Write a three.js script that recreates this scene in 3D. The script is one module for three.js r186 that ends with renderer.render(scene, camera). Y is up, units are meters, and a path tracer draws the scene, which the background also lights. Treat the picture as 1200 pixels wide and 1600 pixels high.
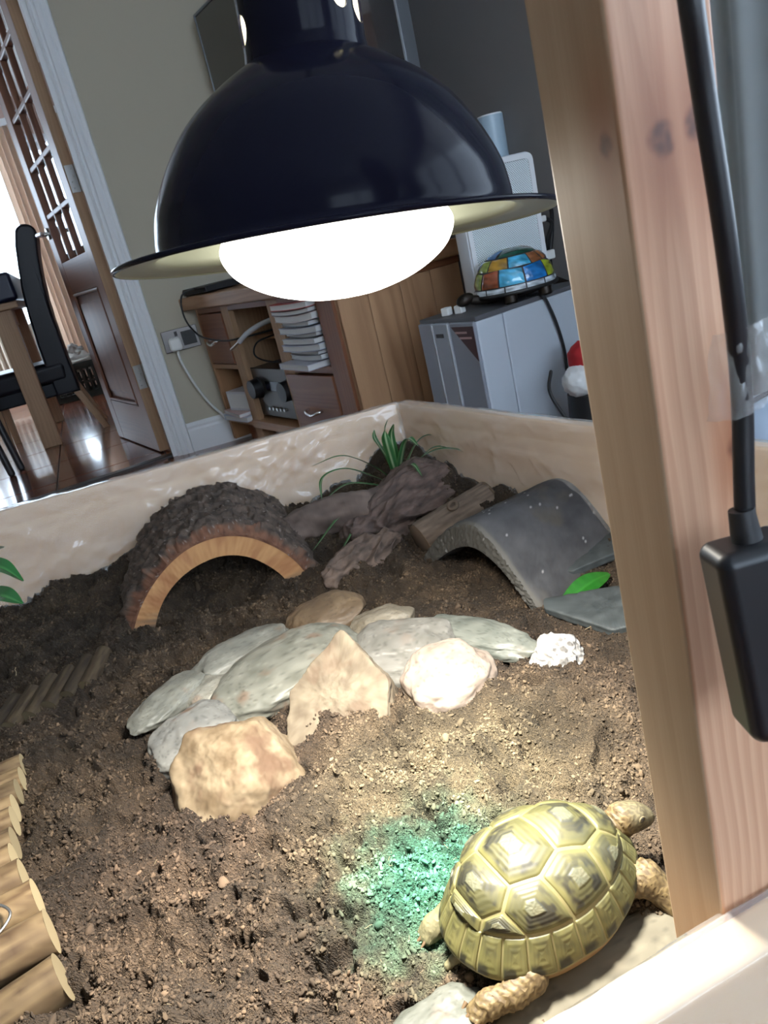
import * as THREE from 'three';
import { mergeGeometries, mergeVertices, toCreasedNormals } from 'three/addons/utils/BufferGeometryUtils.js';
import { RoundedBoxGeometry } from 'three/addons/geometries/RoundedBoxGeometry.js';
import { MarchingCubes } from 'three/addons/objects/MarchingCubes.js';
import { FontLoader } from 'three/addons/loaders/FontLoader.js';
import { TextGeometry } from 'three/addons/geometries/TextGeometry.js';
import { Brush, Evaluator, SUBTRACTION } from 'three-bvh-csg';
import { createNoise3D } from 'simplex-noise';

// ---------------------------------------------------------------- camera, sky, exposure
const scene = new THREE.Scene();
const camera = new THREE.PerspectiveCamera(2 * Math.atan(800 / 1200) * 180 / Math.PI, 1200 / 1600, 0.01, 60);
camera.position.set(0, 0.68, 0);
camera.rotation.order = 'YXZ';
camera.rotation.set(-19.75 * Math.PI / 180, 0, -13.8 * Math.PI / 180);
camera.focus = 0.62;
camera.userData.fStop = 34;
scene.background = new THREE.Color().setRGB(0.70, 0.86, 1.05);
scene.backgroundIntensity = 7.6;
const renderer = new THREE.WebGLRenderer({ antialias: true });
renderer.toneMapping = THREE.LinearToneMapping;
renderer.toneMappingExposure = 1.0;
renderer.shadowMap.enabled = true;
const BULB_POWER = 0.10, BULB_SPOT = 6.2;

// ---------------------------------------------------------------- helpers
const V3 = (x, y, z) => new THREE.Vector3(x, y, z);
let seedState = 7;
const rnd = () => { seedState = (seedState + 0x6d2b79f5) | 0; let t = Math.imul(seedState ^ (seedState >>> 15), 1 | seedState); t = (t + Math.imul(t ^ (t >>> 7), 61 | t)) ^ t; return ((t ^ (t >>> 14)) >>> 0) / 4294967296; };
const rr = (a, b) => a + (b - a) * rnd();
const reseed = (n) => { seedState = n; };
const n3 = createNoise3D(rnd);
const fbm = (x, y, z, o = 4) => { let s = 0, a = 0.5; for (let i = 0; i < o; i++) { s += a * n3(x, y, z); x *= 2.03; y *= 2.03; z *= 2.03; a *= 0.5; } return s; };
const clamp = (v, a = 0, b = 1) => Math.min(b, Math.max(a, v));
const lerp = (a, b, t) => a + (b - a) * t;
const sm = (a, b, x) => { const t = clamp((x - a) / (b - a)); return t * t * (3 - 2 * t); };
const used = {};
const numbered = (n) => { const k = used[n] = (used[n] ?? -1) + 1; return k ? `${n}_${String(k).padStart(3, '0')}` : n; };
function clean(g) {
  let q = g.index ? g.toNonIndexed() : g.clone();
  for (const k of Object.keys(q.attributes)) if (!['position', 'normal', 'uv', 'color'].includes(k)) q.deleteAttribute(k);
  if (!q.attributes.uv) q.setAttribute('uv', new THREE.BufferAttribute(new Float32Array(q.attributes.position.count * 2), 2));
  if (!q.attributes.normal) q.computeVertexNormals();
  q.morphAttributes = {};
  return q;
}
const join = (list) => { const a = list.map(clean); const c = a.some((g) => g.attributes.color); if (c) for (const g of a) if (!g.attributes.color) g.setAttribute('color', new THREE.BufferAttribute(new Float32Array(g.attributes.position.count * 3).fill(1), 3)); return mergeGeometries(a); };
function mesh(name, geo, mat, parent) {
  const m = new THREE.Mesh(Array.isArray(geo) ? join(geo) : geo, mat);
  m.name = parent && parent !== scene ? name : numbered(name);
  (parent || scene).add(m);
  return m;
}
function tag(o, label, category, group, kind) { o.userData.label = label; if (category) o.userData.category = category; if (group) o.userData.group = group; if (kind) o.userData.kind = kind; return o; }
function thing(name, label, category, [x, y, z] = [0, 0, 0], turn = 0, group) {
  const o = new THREE.Group(); o.name = numbered(name); o.position.set(x, y, z); o.rotation.y = turn; scene.add(o);
  return tag(o, label, category, group);
}
const struct = (name, geo, mat, parent) => { const m = mesh(name, geo, mat, parent); if (!parent) m.userData.kind = 'structure'; return m; };
const turnOf = (dx, dz) => Math.atan2(-dz, dx);
// metric uv by the dominant normal; the grain runs along axis g
function boxUV(geo, g = 0, s = 1, off = 0) {
  const q = geo.index ? geo.toNonIndexed() : geo; q.computeBoundingBox();
  const p = q.attributes.position, n = q.attributes.normal, uv = new Float32Array(p.count * 2);
  for (let i = 0; i < p.count; i += 3) {
    const s3 = [0, 0, 0];
    for (let k = 0; k < 3; k++) { s3[0] += n.getX(i + k); s3[1] += n.getY(i + k); s3[2] += n.getZ(i + k); }
    const a = s3.map(Math.abs), d = a.indexOf(Math.max(...a)), rest = [0, 1, 2].filter((k) => k !== d);
    const gu = rest.includes(g) ? g : rest[0], gv = rest.find((k) => k !== gu);
    for (let k = 0; k < 3; k++) { const c = [p.getX(i + k), p.getY(i + k), p.getZ(i + k)]; uv[(i + k) * 2] = c[gu] * s + off; uv[(i + k) * 2 + 1] = c[gv] * s + off * 0.37 + d * 0.13; }
  }
  q.setAttribute('uv', new THREE.BufferAttribute(uv, 2));
  return q;
}
const slab = (w, h, d, [x, y, z] = [0, 0, 0], r = 0.002, g = 0, seg = 2) => { const b = boxUV(new RoundedBoxGeometry(w, h, d, seg, Math.min(r, w / 2.1, h / 2.1, d / 2.1)), g, 1, (x + y * 1.7 + z * 2.3) % 1); b.translate(x, y, z); return b; };
// box given by its limits
const span = (x0, x1, y0, y1, z0, z1, r = 0.002, g = 0) => slab(Math.abs(x1 - x0), Math.abs(y1 - y0), Math.abs(z1 - z0), [(x0 + x1) / 2, (y0 + y1) / 2, (z0 + z1) / 2], r, g);
const tube = (pts, r, seg = 40, rad = 8) => new THREE.TubeGeometry(new THREE.CatmullRomCurve3(pts.map((p) => V3(...p))), seg, r, rad, false);
function capped(pts, r, seg = 40, rad = 10) { const c = pts.map((p) => V3(...p)); const a = new THREE.SphereGeometry(r, rad, 6); a.translate(c[0].x, c[0].y, c[0].z); const e = c[c.length - 1], b = new THREE.SphereGeometry(r, rad, 6); b.translate(e.x, e.y, e.z); return join([tube(pts, r, seg, rad), a, b]); }
function displace(geo, fn, weld = true) {
  let g = geo; if (weld) { g = geo.clone(); g.deleteAttribute('normal'); const keepUV = g.attributes.uv; if (keepUV) g.deleteAttribute('uv'); g = mergeVertices(g, 1e-6); g.computeVertexNormals(); }
  const p = g.attributes.position, n = g.attributes.normal, v = V3();
  const out = [];
  for (let i = 0; i < p.count; i++) { v.set(p.getX(i), p.getY(i), p.getZ(i)); const d = fn(v, n.getX(i), n.getY(i), n.getZ(i)); out.push(v.x + n.getX(i) * d, v.y + n.getY(i) * d, v.z + n.getZ(i) * d); }
  for (let i = 0; i < p.count; i++) p.setXYZ(i, out[3 * i], out[3 * i + 1], out[3 * i + 2]);
  g.computeVertexNormals();
  return g;
}
function paint(geo, fn) {
  const p = geo.attributes.position, n = geo.attributes.normal, c = new Float32Array(p.count * 3);
  for (let i = 0; i < p.count; i++) { const q = fn(p.getX(i), p.getY(i), p.getZ(i), n.getX(i), n.getY(i), n.getZ(i)); c[3 * i] = Math.max(0, q[0]); c[3 * i + 1] = Math.max(0, q[1]); c[3 * i + 2] = Math.max(0, q[2]); }
  geo.setAttribute('color', new THREE.BufferAttribute(c, 3));
  return geo;
}
const mixc = (a, b, t) => [lerp(a[0], b[0], t), lerp(a[1], b[1], t), lerp(a[2], b[2], t)];
const mulc = (a, k) => [a[0] * k, a[1] * k, a[2] * k];
function dataTex(w, h, fn, srgb = true, wrap = THREE.MirroredRepeatWrapping) {
  const d = new Uint8Array(w * h * 4);
  for (let y = 0; y < h; y++) for (let x = 0; x < w; x++) { const c = fn(x / w, y / h, x, y), i = (y * w + x) * 4; for (let k = 0; k < 3; k++) d[i + k] = clamp(c[k] ?? c[0], 0, 255); d[i + 3] = 255; }
  const t = new THREE.DataTexture(d, w, h, THREE.RGBAFormat); t.wrapS = t.wrapT = wrap; t.magFilter = THREE.LinearFilter; t.minFilter = THREE.LinearFilter;
  if (srgb) t.colorSpace = THREE.SRGBColorSpace; t.needsUpdate = true; return t;
}
const std = (o) => new THREE.MeshStandardMaterial({ roughness: 0.7, metalness: 0, ...o });
const phys = (o) => new THREE.MeshPhysicalMaterial({ roughness: 0.5, metalness: 0, ...o });
const rgb = (r, g, b) => new THREE.Color().setRGB(r, g, b);
// wood: u along the grain, in metres (su metres per texture width, sv metres per texture height)
function woodTex(w, h, lw, lh, pale, dark, seed, rings = 30, knots = [], contrast = 1) {
  return dataTex(w, h, (u, v) => {
    const x = u * lw, y = v * lh; let yy = y, k = 0, kd = 0;
    for (const [kx, ky, kr] of knots) { const dx = (x - kx) / 2.6, dy = y - ky, d = Math.hypot(dx, dy) / kr; yy += (dy >= 0 ? 1 : -1) * kr * 0.8 * Math.exp(-d * d * 0.28); const q = Math.hypot((x - kx) / 1.15, dy) / kr + 0.18 * n3(x * 120, y * 120, seed); k = Math.max(k, 1 - sm(0.3, 1.05, q)); kd = Math.max(kd, Math.exp(-d * d * 0.26) * 0.95); }
    const warp = 0.006 * n3(x * 2.2, y * 5, seed) + 0.0022 * n3(x * 9, y * 22, seed + 3);
    const f = (yy + warp) * rings + 0.9 * n3(x * 0.7, yy * 12, seed + 9), fr = f - Math.floor(f), ring = sm(0.05, 0.8, fr) * (1 - sm(0.84, 1, fr)) * (0.55 + 0.45 * n3(yy * 9, 3, seed + 21));
    const fine = 0.5 + 0.5 * n3(x * 14, y * 900, seed + 5);
    const broad = 0.5 + 0.5 * n3(x * 1.2, y * 14, seed + 7);
    let t = clamp((0.42 * ring + 0.16 * fine + 0.42 * broad) * contrast);
    let c = mixc(pale, dark, t); c = mixc(c, mixc(dark, [132, 74, 42], 0.75), kd * 0.85); c = mixc(c, mixc([72, 36, 22], [118, 70, 46], 0.5 + 0.5 * n3(x * 260, y * 260, 2)), k);
    return c;
  });
}
function withRepeat(t, lw, lh) { const q = t.clone(); q.repeat.set(1 / lw, 1 / lh); q.needsUpdate = true; return q; }
const wood = (pale, dark, seed, o = {}) => { const lw = o.lw ?? 1.2, lh = o.lh ?? 0.3; const t = withRepeat(woodTex(o.w ?? 512, o.h ?? 256, lw, lh, pale, dark, seed, o.rings ?? 40, o.knots ?? [], o.contrast ?? 1), lw, lh); return std({ map: t, roughness: o.rough ?? 0.55 }); };

// ---------------------------------------------------------------- shared materials
const mat = {};
mat.wall = std({ color: rgb(0.50, 0.455, 0.36), roughness: 0.9 });
mat.wallB = std({ color: rgb(0.20, 0.19, 0.19), roughness: 0.9 });
mat.white = std({ color: rgb(0.82, 0.84, 0.87), roughness: 0.45 });
mat.ceiling = std({ color: rgb(0.8, 0.8, 0.78), roughness: 0.95 });
mat.pink = std({ color: rgb(0.50, 0.36, 0.31), roughness: 0.9 });
mat.oak = wood([184, 142, 104], [142, 100, 68], 11, { rings: 40, rough: 0.42 });
mat.oakDark = wood([150, 98, 66], [112, 66, 44], 12, { rings: 50, rough: 0.4 });
mat.doorOak = wood([134, 86, 60], [98, 58, 40], 13, { rings: 60, rough: 0.4 });
mat.oakLight = wood([190, 156, 122], [150, 116, 86], 14, { rings: 60, rough: 0.5 });
mat.pine = wood([226, 194, 150], [188, 146, 98], 15, { rings: 34, rough: 0.6, knots: [[0.22, 0.09, 0.008], [0.7, 0.2, 0.009], [0.98, 0.06, 0.007]] });
mat.black = std({ color: rgb(0.012, 0.012, 0.014), roughness: 0.45 });
mat.blackGloss = phys({ color: rgb(0.006, 0.006, 0.012), roughness: 0.14, specularIntensity: 0.2, ior: 1.35 });
mat.chrome = std({ color: rgb(0.75, 0.74, 0.72), roughness: 0.22, metalness: 1 });
mat.steel = std({ color: rgb(0.55, 0.55, 0.54), roughness: 0.38, metalness: 1 });
mat.glass = phys({ color: 0xffffff, roughness: 0.02, transmission: 1, thickness: 0, ior: 1.5 });
mat.leather = phys({ color: rgb(0.010, 0.0105, 0.016), roughness: 0.38, specularIntensity: 0.55 });
mat.tile = phys({ color: rgb(0.26, 0.105, 0.058), roughness: 0.17, clearcoat: 0.5, clearcoatRoughness: 0.08, map: withRepeat(dataTex(256, 256, (u, v) => { const t = 0.5 + fbm(u * 4, v * 4, 31, 5); return mixc([196, 176, 168], [255, 236, 226], t); }), 0.7, 0.7) });
mat.grout = std({ color: rgb(0.42, 0.34, 0.29), roughness: 0.9 });
mat.plug = std({ color: rgb(0.78, 0.78, 0.76), roughness: 0.4 });
// ---------------------------------------------------------------- the room
const DIR = V3(0.4907, 0, 0.8713), EDG = V3(0.8713, 0, -0.4907);   // along and away from the wall behind the television
const A0 = V3(-0.70, 0, -3.2), ADIR = V3(0.9854, 0, -0.1701);
const CORNER = V3(0.03, 0, -3.326);
function wallPanel(name, p, q, y0, y1, thick, holes, m, both = false) {
  const len = p.distanceTo(q), d = q.clone().sub(p).normalize();
  const notch = holes.find((h) => h[2] <= y0), o = [[0, y0]]; if (notch) o.push([notch[0], y0], [notch[0], notch[3]], [notch[1], notch[3]], [notch[1], y0]); o.push([len, y0], [len, y1], [0, y1]);
  const s = new THREE.Shape(o.map((q) => new THREE.Vector2(...q)));
  for (const [a, b, c, e] of holes.filter((h) => h !== notch)) s.holes.push(new THREE.Path([new THREE.Vector2(a, c), new THREE.Vector2(a, e), new THREE.Vector2(b, e), new THREE.Vector2(b, c)]));
  const g = new THREE.ExtrudeGeometry(s, { depth: thick, bevelEnabled: false }); g.translate(0, 0, -thick);   // thickness away from the room
  const w = struct(name, g, m); w.position.copy(p); w.rotation.y = turnOf(d.x, d.z); w.userData.kind = 'structure';
  return w;
}
// living room: corners in plan
const AL = V3(-3.0, 0, -2.803), BR = CORNER.clone().addScaledVector(DIR, 6), BK = V3(-3.0, 0, 2.6);
const doorFrom = AL.distanceTo(A0) - 0.99, doorTo = AL.distanceTo(A0) - 0.085;
wallPanel('wall_back', AL, CORNER, 0, 2.4, 0.15, [[doorFrom, doorTo, -0.1, 2.02]], mat.wall);
wallPanel('wall_right', CORNER, BR, 0, 2.4, 0.12, [[2.6, 5.3, 0.5, 2.2]], mat.wallB);
wallPanel('wall_front', BR, BK, 0, 2.4, 0.12, [[0.6, 3.0, 0.6, 2.2]], mat.wall);
wallPanel('wall_left', BK, AL, 0, 2.4, 0.12, [], mat.wall);
// dining room beyond the doorway
const farZ = -6.75;
wallPanel('wall_far', V3(-4.6, 0, farZ), V3(0.6, 0, farZ), 0, 2.4, 0.12, [[0.2, 2.5, 0.12, 2.05]], mat.pink);
wallPanel('wall_dining_left', V3(-4.6, 0, -2.6), V3(-4.6, 0, farZ), 0, 2.4, 0.12, [[2.4, 3.9, 0.3, 2.1]], mat.pink);
wallPanel('wall_dining_right', V3(0.6, 0, farZ), V3(0.6, 0, -2.32), 0, 2.4, 0.12, [], mat.pink);
{
  const bx = span(-4.9, 3.2, -0.14, -0.012, -7.0, 2.9, 0.001); struct('floor', bx, mat.grout);
  const cl = span(-4.9, 3.2, 2.4, 2.5, -7.0, 2.9, 0.001); struct('ceiling', cl, mat.ceiling);
  struct('wall_side', [span(-4.72, -3.12, 0, 2.4, -2.75, -2.6, 0.001)], mat.pink);
}
// floor tiles, each its own piece where the doorway and the strip before it show them
{
  const floor = scene.getObjectByName('floor'), th = turnOf(0.955, -0.296), size = 0.46, gap = 0.007;
  const geos = [0, 1, 2].map((k) => slab(size - gap, 0.014, size - gap, [0, 0, 0], 0.0015, 0, 1).translate(0, 0, 0));
  const tints = [[1, 1, 1], [0.86, 0.84, 0.82], [1.12, 1.06, 1.0]].map((c) => { const m = mat.tile.clone(); m.color = rgb(0.26 * c[0], 0.105 * c[1], 0.058 * c[2]); return m; });
  const c = Math.cos(th), s = Math.sin(th);
  const big = [];
  for (let i = -14; i < 16; i++) for (let j = -16; j < 18; j++) {
    const lx = i * size, lz = j * size, x = -1.31 + lx * c + lz * s, z = -3.97 - lx * s + lz * c;
    if (x < -4.5 || x > 2.9 || z < -6.7 || z > 2.6) continue;
    const seen = x > -3.2 && x < -0.35 && z < -2.4;
    const k = Math.floor(rnd() * 3);
    if (!seen) { if ((x < 0.5 || z > -3.0 + (x - 0) * 1.2) ) { const g = geos[0].clone(); g.rotateY(th); g.translate(x, -0.007, z); big.push(g); } continue; }
    const m = mesh('tile', geos[k], tints[k], floor); m.position.set(x, -0.007, z); m.rotation.y = th;
  }
  const rest = mesh('tiles', big, mat.tile, floor); rest.userData.kind = 'stuff';
}
// dark threshold bar on the floor across the doorway
{
  const p = V3(-2.05, 0, -2.70), q = V3(-0.76, 0, -3.235), d = q.clone().sub(p), L = d.length();
  const m = struct('trim_1', slab(L, 0.012, 0.05, [0, 0.004, 0], 0.004), std({ color: rgb(0.03, 0.022, 0.02), roughness: 0.35 }));
  m.position.copy(p).addScaledVector(d, 0.5); m.rotation.y = turnOf(d.x, d.z);
}
// architrave and lining of the doorway, skirting
{
  const th = turnOf(ADIR.x, ADIR.z);
  const prof = [[0, 0], [0, 0.012], [0.010, 0.017], [0.014, 0.012], [0.020, 0.014], [0.026, 0.021], [0.040, 0.023], [0.048, 0.018], [0.056, 0.022], [0.066, 0.022], [0.07, 0.016], [0.07, 0]];
  const s = new THREE.Shape(prof.map((p) => new THREE.Vector2(p[0], p[1])));
  const g = new THREE.ExtrudeGeometry(s, { depth: 2.08, bevelEnabled: false }); g.rotateX(-Math.PI / 2);   // profile x across, z depth negative -> flip
  g.scale(1, 1, -1); { const ix = g.attributes.position; const q = g.toNonIndexed(); const P = q.attributes.position, N = q.attributes.normal; }
  const gg = flip(g); gg.computeVertexNormals();
  const right = struct('trim_2', gg, mat.white); right.position.copy(A0).addScaledVector(ADIR, -0.085); right.rotation.y = th;
  const left = struct('trim_3', gg.clone(), mat.white); left.position.copy(A0).addScaledVector(ADIR, -1.06); left.rotation.y = th;
  const head = struct('trim_4', slab(1.05, 0.07, 0.02, [0, 0, 0.01], 0.004), mat.white); head.position.copy(A0).addScaledVector(ADIR, -0.53).add(V3(0, 2.05, 0)); head.rotation.y = th;
  const lin = struct('trim_5', [span(-0.105, -0.085, 0, 2.02, -0.155, 0.002), span(-1.0, -0.98, 0, 2.02, -0.155, 0.002), span(-1.0, -0.085, 2.0, 2.02, -0.155, 0.002)], mat.white); lin.position.copy(A0); lin.rotation.y = th;
  // skirting on the wall to the right of the doorway
  const sk = new THREE.Shape([[0, 0], [0.016, 0], [0.016, 0.088], [0.011, 0.096], [0.013, 0.106], [0.006, 0.118], [0, 0.12]].map((p) => new THREE.Vector2(p[0], p[1])));
  const sg = new THREE.ExtrudeGeometry(sk, { depth: 0.68, bevelEnabled: false }); sg.rotateY(Math.PI / 2); sg.scale(1, 1, -1); const s2 = flip(sg); s2.computeVertexNormals();
  const b = struct('baseboard_back', s2, mat.white); b.position.copy(A0).addScaledVector(ADIR, -0.014); b.rotation.y = th;
}
function flip(g) { const q = g.index ? g.toNonIndexed() : g; const p = q.attributes.position.array, u = q.attributes.uv?.array; for (let i = 0; i < p.length; i += 9) for (let k = 0; k < 3; k++) { const t = p[i + 3 + k]; p[i + 3 + k] = p[i + 6 + k]; p[i + 6 + k] = t; } if (u) for (let i = 0; i < u.length; i += 6) for (let k = 0; k < 2; k++) { const t = u[i + 2 + k]; u[i + 2 + k] = u[i + 4 + k]; u[i + 4 + k] = t; } return q; }
// windows: frames and panes
function windowUnit(n, p, q, a, b, y0, y1, bars) {
  const d = q.clone().sub(p).normalize(), th = turnOf(d.x, d.z), w = b - a, h = y1 - y0, f = 0.055;
  const root = new THREE.Group(); root.name = `window_${n}`; root.userData.kind = 'structure'; scene.add(root);
  root.position.copy(p).addScaledVector(d, a).add(V3(0, y0, 0)); root.rotation.y = th;
  const fr = [span(0, w, 0, f, -0.1, -0.04), span(0, w, h - f, h, -0.1, -0.04), span(0, f, f, h - f, -0.1, -0.04), span(w - f, w, f, h - f, -0.1, -0.04)];
  for (let i = 1; i < bars; i++) fr.push(span(w * i / bars - f / 2, w * i / bars + f / 2, f, h - f, -0.1, -0.04));
  mesh('frame', fr, mat.white, root);
  for (let i = 0; i < bars; i++) mesh('pane', span(w * i / bars + f / 2, w * (i + 1) / bars - f / 2, f, h - f, -0.072, -0.068, 0.001), mat.glass, root);
}
windowUnit(1, CORNER, BR, 2.6, 5.3, 0.5, 2.2, 3);
windowUnit(2, BR, BK, 0.6, 3.0, 0.6, 2.2, 3);
windowUnit(3, V3(-4.6, 0, farZ), V3(0.6, 0, farZ), 0.2, 2.5, 0.12, 2.05, 2);
windowUnit(4, V3(-4.6, 0, -2.6), V3(-4.6, 0, farZ), 2.4, 3.9, 0.3, 2.1, 2);  // unseen extra window, added to brighten the dining room
// ---------------------------------------------------------------- the open oak door
{
  const p = V3(-0.848, 0, -3.338), q = V3(-1.158, 0, -3.915), d = q.clone().sub(p).normalize(), th = turnOf(d.x, d.z), W = 0.735, H = 1.98, T = 0.042;
  const D = new THREE.Group(); D.name = 'door_1'; D.userData.kind = 'structure'; D.userData.label = 'open oak door with small glazed panes above and a raised panel below'; scene.add(D);
  D.position.copy(p).add(V3(0, 0.006, 0)); D.rotation.y = th;
  const z0 = -T, z1 = 0, st = 0.105;
  mesh('stile', span(0, st, 0, H, z0, z1, 0.003, 1), mat.doorOak, D);
  mesh('stile', span(W - st, W, 0, H, z0, z1, 0.003, 1), mat.doorOak, D);
  mesh('hinge_edge', span(-0.0015, 0.0005, 0.001, H - 0.001, z0 + 0.001, z1 - 0.001, 0.0005, 1), mat.oakLight, D);
  for (const [a, b] of [[0, 0.2], [0.72, 0.86], [H - 0.11, H]]) mesh('rail', span(st, W - st, a, b, z0 + 0.001, z1 - 0.001, 0.002, 0), mat.doorOak, D);
  // lower raised panel with a moulding on both faces
  const pan = [span(st, W - st, 0.2, 0.72, z0 + 0.014, z1 - 0.014, 0.001, 1), span(st + 0.05, W - st - 0.05, 0.25, 0.67, z0 + 0.006, z1 - 0.006, 0.005, 1)];
  mesh('panel', pan, mat.doorOak, D);
  const mo = []; for (const z of [z0 + 0.004, z1 - 0.004]) { mo.push(capped([[st + 0.01, 0.21, z], [st + 0.01, 0.71, z]], 0.008, 4, 8), capped([[W - st - 0.01, 0.21, z], [W - st - 0.01, 0.71, z]], 0.008, 4, 8), capped([[st + 0.01, 0.21, z], [W - st - 0.01, 0.21, z]], 0.008, 4, 8), capped([[st + 0.01, 0.71, z], [W - st - 0.01, 0.71, z]], 0.008, 4, 8)); }
  mesh('moulding', mo, mat.doorOak, D);
  const cols = 3, rows = 5, gx = (W - 2 * st) / cols, y0 = 0.86, gy = (H - 0.11 - y0) / rows, b = 0.011;
  for (let i = 1; i < cols; i++) mesh('glazing_bar', span(st + gx * i - b, st + gx * i + b, y0, H - 0.11, z0 + 0.004, z1 - 0.004, 0.006, 1), mat.doorOak, D);
  for (let j = 1; j < rows; j++) mesh('glazing_bar', span(st, W - st, y0 + gy * j - b, y0 + gy * j + b, z0 + 0.005, z1 - 0.005, 0.006, 0), mat.doorOak, D);
  const pg = bevelPane(gx - 2 * b, gy - 2 * b);
  for (let i = 0; i < cols; i++) for (let j = 0; j < rows; j++) { const m = mesh('pane', pg, mat.glass, D); m.position.set(st + gx * (i + 0.5), y0 + gy * (j + 0.5), -T / 2); }
  for (const y of [0.33, 1.12, 1.78]) { const hg = mesh('hinge', [span(-0.006, 0, y - 0.05, y + 0.05, z0 + 0.004, z1 - 0.004, 0.001), tube([[-0.005, y - 0.05, z1 + 0.004], [-0.005, y + 0.05, z1 + 0.004]], 0.006, 4, 10)], mat.steel, D); for (const dy of [-0.035, -0.012, 0.012, 0.035]) { const sc = new THREE.CylinderGeometry(0.0035, 0.0035, 0.002, 10); sc.rotateZ(Math.PI / 2); sc.translate(-0.0065, y + dy, -T / 2 + (dy > 0 ? 0.006 : -0.006)); mesh('screw', sc, mat.chrome, hg); } }
  const hd = []; for (const s of [1, -1]) { const z = s > 0 ? z1 : z0; const r = new THREE.CylinderGeometry(0.026, 0.026, 0.01, 24); r.rotateX(Math.PI / 2); r.translate(W - 0.055, 1.0, z + s * 0.005); hd.push(r, capped([[W - 0.055, 1.0, z], [W - 0.055, 1.0, z + s * 0.045], [W - 0.075, 1.0, z + s * 0.055], [W - 0.17, 0.995, z + s * 0.052]], 0.0095, 24, 10)); }
  mesh('handle', hd, mat.steel, D);
}
function bevelPane(w, h) {
  const b = 0.02, t = 0.0035, e = 0.0008, a = w / 2, c = h / 2, pos = [], q = (...v) => { const [A, B, C, Dd] = v; pos.push(...A, ...B, ...C, ...A, ...C, ...Dd); };
  for (const s of [1, -1]) {
    const o = [[-a, -c, s * e], [a, -c, s * e], [a, c, s * e], [-a, c, s * e]], i = [[-a + b, -c + b, s * t], [a - b, -c + b, s * t], [a - b, c - b, s * t], [-a + b, c - b, s * t]];
    const f = (...v) => (s > 0 ? q(...v) : q(...v.reverse())); f(i[0], i[1], i[2], i[3]); for (let k = 0; k < 4; k++) f(o[k], o[(k + 1) % 4], i[(k + 1) % 4], i[k]);
  }
  const g = new THREE.BufferGeometry(); g.setAttribute('position', new THREE.Float32BufferAttribute(pos, 3)); g.computeVertexNormals(); return clean(g);
}
// ---------------------------------------------------------------- dining room
{
  const bl = thing('vertical_blind', 'pale pinkish beige vertical slat blind drawn beside the bright dining room window', 'blind', [0, 0, -6.62]);
  mesh('head_rail', span(-4.35, -1.6, 2.02, 2.07, -0.03, 0.03, 0.004), mat.white, bl);
  const sm_ = phys({ color: rgb(0.62, 0.45, 0.37), roughness: 0.95, transmission: 0.45, thickness: 0, side: THREE.DoubleSide });
  const bands = [0.93, 1, 1.06].map((k) => { const m = sm_.clone(); m.color = rgb(0.82 * k, 0.70 * k, 0.60 * k); return m; });
  const sg = span(-0.044, 0.044, 0.12, 2.02, -0.002, 0.002, 0.001, 1);
  for (let i = 0; i < 20; i++) { const m = mesh('slat', sg, bands[i % 3], bl); m.position.set(-2.20 + i * 0.042, 0, 0); m.rotation.y = 1.15 + 0.12 * Math.sin(i * 2.3); }
  const ra = thing('radiator', 'cream ribbed radiator low on the far dining room wall behind the chair', 'radiator', [-2.9, 0.12, -6.55]);
  const rib = []; for (let i = 0; i < 22; i++) rib.push(span(-0.56 + i * 0.052, -0.52 + i * 0.052, 0, 0.5, -0.03, 0.03, 0.015, 1));
  for (const r of rib) mesh('rib', r, std({ color: rgb(0.62, 0.50, 0.36), roughness: 0.5 }), ra);
  mesh('rail', [span(-0.57, 0.6, 0.02, 0.06, -0.02, 0.02), span(-0.57, 0.6, 0.44, 0.48, -0.02, 0.02)], std({ color: rgb(0.6, 0.5, 0.38), roughness: 0.5 }), ra);
  for (const x of [-0.48, 0.46]) mesh('foot', span(x - 0.02, x + 0.02, -0.12, 0.02, -0.03, 0.03), mat.black, ra);
}
{
  // dining table: oak leg, dark cloth
  const t = thing('dining_table', 'oak dining table with thick square legs beyond the doorway', 'table', [-1.665, 0, -4.215], turnOf(0.955, -0.296));
  mesh('leg', span(-0.048, 0.048, 0, 0.73, -0.048, 0.048, 0.004, 1), mat.oakLight, t);
  mesh('leg', span(-0.048, 0.048, 0, 0.73, -1.0, -0.9, 0.004, 1).translate(0, 0, 0), mat.oakLight, t);
  mesh('leg', span(-1.4, -1.3, 0, 0.73, -0.048, 0.048, 0.004, 1), mat.oakLight, t);
  mesh('apron', [span(-1.32, -0.045, 0.64, 0.73, -0.03, -0.005, 0.002, 0), span(-0.02, 0.005, 0.64, 0.73, -0.95, -0.045, 0.002, 2)], mat.oakLight, t);
  mesh('tabletop', span(-1.45, 0.09, 0.73, 0.765, -1.05, 0.09, 0.006, 0), mat.oakLight, t);
  const cloth = displace(new RoundedBoxGeometry(1.6, 0.14, 1.2, 6, 0.02), (v) => 0.004 * n3(v.x * 16, v.y * 4, v.z * 16));
  const c = mesh('tablecloth', cloth, phys({ color: rgb(0.014, 0.018, 0.042), roughness: 0.34, specularIntensity: 0.6 })); c.position.set(-1.665, 0, -4.215); c.rotation.y = turnOf(0.955, -0.296);
  c.geometry.translate(-0.695, 0.836, -0.475);
  tag(c, 'dark blue glossy cloth hanging over the oak dining table', 'tablecloth');
}
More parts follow.
